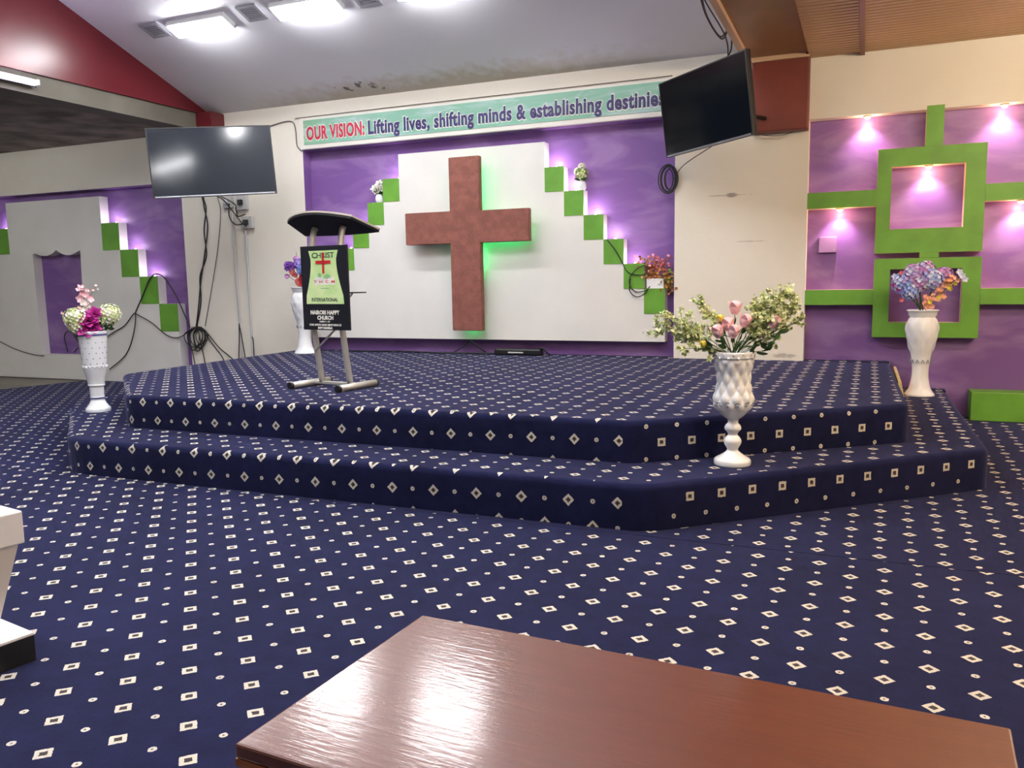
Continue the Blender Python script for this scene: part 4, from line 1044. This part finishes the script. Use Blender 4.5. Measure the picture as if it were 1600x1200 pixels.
cab('cable', 'dark cables dangling along the edge of the brown beam above the right television', [
    [(-1.06, 5.6, 3.19), (-1.10, 6.2, 3.10), (-1.05, 6.6, 3.02), (-1.04, 6.9, 3.16)], [(-1.06, 5.7, 3.20), (-1.13, 6.4, 3.16), (-1.09, 6.8, 3.09), (-1.05, 7.0, 3.19), (-1.06, 7.2, 3.1), (-1.12, 7.25, 3.0), (-1.15, 7.2, 2.94)],
    [(-1.05, 5.2, 3.2), (-1.08, 6.0, 3.15), (-1.06, 6.9, 3.10), (-1.10, 7.3, 2.98)]], .006)
cab('cable', 'short grey cable hanging under the red column stub', [[(-.90, D-.10, 2.50), (-.82, D-.10, 2.475), (-.70, D-.10, 2.47), (-.6, D-.08, 2.50)]], .004, 'cableg')
cab('cable', 'green-brown cable with inline plug looped over the lowest right green blocks', [
    wl([(-2.33, 1.62), (-2.25, 1.52), (-2.19, 1.42), (-2.12, 1.30), (-2.0, 1.27), (-1.93, 1.30), (-1.95, 1.36), (-2.03, 1.33), (-2.10, 1.25), (-2.10, 1.17), (-2.04, 1.11), (-1.95, 1.12), (-1.90, 1.16)], D-.02),
    wl([(-2.09, 1.24), (-2.10, 1.12), (-2.03, 1.06), (-1.95, 1.09), (-1.92, 1.14)], D-.03)], .005)
cab('cable', 'black cable trailing on the stage carpet along the wall behind the lectern', [[(-5.3, D-.08, .478), (-4.7, D-.05, .485), (-4.2, D-.07, .478), (-3.9, D-.05, .478), (-3.55, D-.10, .482)], [(-4.05, D+.0, .478), (-3.9, D+.04, .58), (-3.85, D-.02, .61), (-3.66, D-.03, .49)]], .008, clamp=False)
ext = thing('power_strip', 'low black power strip lying on the stage at the foot of the purple wall', 'power strip', (-3.26, D-.06, .471))
bm = B(-.27, .25, -.05, .05, 0, .065, bev=.014); obj('housing', bm, M['black'], ext)
bm = B(-.11, .06, -.052, -.0505, .022, .036); obj('label_plate', bm, M['socket'], ext)
bm = tube(bmesh.new(), [(.20, -.02, .05), (.26, -.03, .08), (.31, -.02, .03), (.33, .0, .01)], .010, 6, 5); obj('lead', bm, M['cable'], ext, smooth=True)
# pale blank plate in the middle left box
bp = thing('blank_plate', 'pale lilac square cover plate in the middle left purple box', 'cover plate', (-.298, D+REC, 1.45))
M['plate'] = mat('plate_lilac', (.34, .20, .40), .5)
obj('plate', B(-.385, -.235, D+.09, D+REC-.0, 1.44, 1.58, bev=.004), M['plate'], bp, world=True)
obj('screw', B(-.262, -.254, D+.086, D+.0895, 1.462, 1.470), M['steel'], bp, world=True)

# ---------------------------------------------------------------- foreground furniture
# low table: far left corner, far right corner
z_t = .45; A0 = Vector((-.956, 1.670)); A1 = Vector((.266, 1.599)); ang = math.atan2(A1.y-A0.y, A1.x-A0.x); Lt = (A1-A0).length; Wt = .614
mid = (A0+A1)/2; nv = Vector((math.sin(ang), -math.cos(ang))); cen = mid+nv*Wt/2
tb = thing('low_table', 'varnished reddish-brown wooden table with glare spots in the foreground', 'table', (cen.x, cen.y, .0), ang)
obj('table_top', B(-Lt/2, Lt/2, -Wt/2, Wt/2, z_t-.028, z_t, bev=.005), M['table'], tb)
bm = prism_xz(rect(-Lt/2+.0, Lt/2-.0, -Wt/2+.0, Wt/2-.0), [rect(-Lt/2+.03, Lt/2-.03, -Wt/2+.03, Wt/2-.03)], 0, .014)
bmesh.ops.rotate(bm, verts=bm.verts, matrix=Matrix.Rotation(PI/2, 3, 'X')); bmesh.ops.translate(bm, verts=bm.verts, vec=(0, 0, z_t-.0425))
obj('edge_band', bm, M['tabedge'], tb)
for sx in (-1, 1):
    for sy_ in (-1, 1): obj('leg', B(sx*(Lt/2-.08)-.025, sx*(Lt/2-.08)+.025, sy_*(Wt/2-.08)-.025, sy_*(Wt/2-.08)+.025, .0005, z_t-.0435, bev=.004), M['table'], tb)
bm = bmesh.new()
for s in (-1, 1):
    box(bm, -Lt/2+.105, Lt/2-.105, s*(Wt/2-.08)-.01, s*(Wt/2-.08)+.01, z_t-.11, z_t-.044)
    box(bm, s*(Lt/2-.08)-.01, s*(Lt/2-.08)+.01, -Wt/2+.105, Wt/2-.105, z_t-.11, z_t-.044)
obj('apron', bm, M['table'], tb)
# white pedestal at left edge
pd = thing('pedestal', 'glossy white tapered pedestal with a black-sided base, at the left frame edge', 'pedestal', (-2.825, 1.607, 0), math.radians(-10))
PX = .25
obj('base', B(-PX, PX, -PX, PX, .0005, .088), M['black'], pd)
obj('base_top', B(-PX, PX, -PX, PX, .0885, .100, bev=.003), M['wpaint'], pd)
bm = bmesh.new(); n_ = 4
def ringq(h_, z): return [bm.verts.new((sx*h_, sy_*h_, z)) for sx, sy_ in ((-1, -1), (1, -1), (1, 1), (-1, 1))]
R1, R2 = ringq(.17, .1005), ringq(.235, .409)
bm.faces.new(R1[::-1]); bm.faces.new(R2)
for i in range(4): bm.faces.new((R1[i], R1[(i+1) % 4], R2[(i+1) % 4], R2[i]))
obj('body', bm, M['wpaint'], pd)
obj('top_slab', B(-.25, .25, -.25, .25, .4095, .52, bev=.005), M['wpaint'], pd)
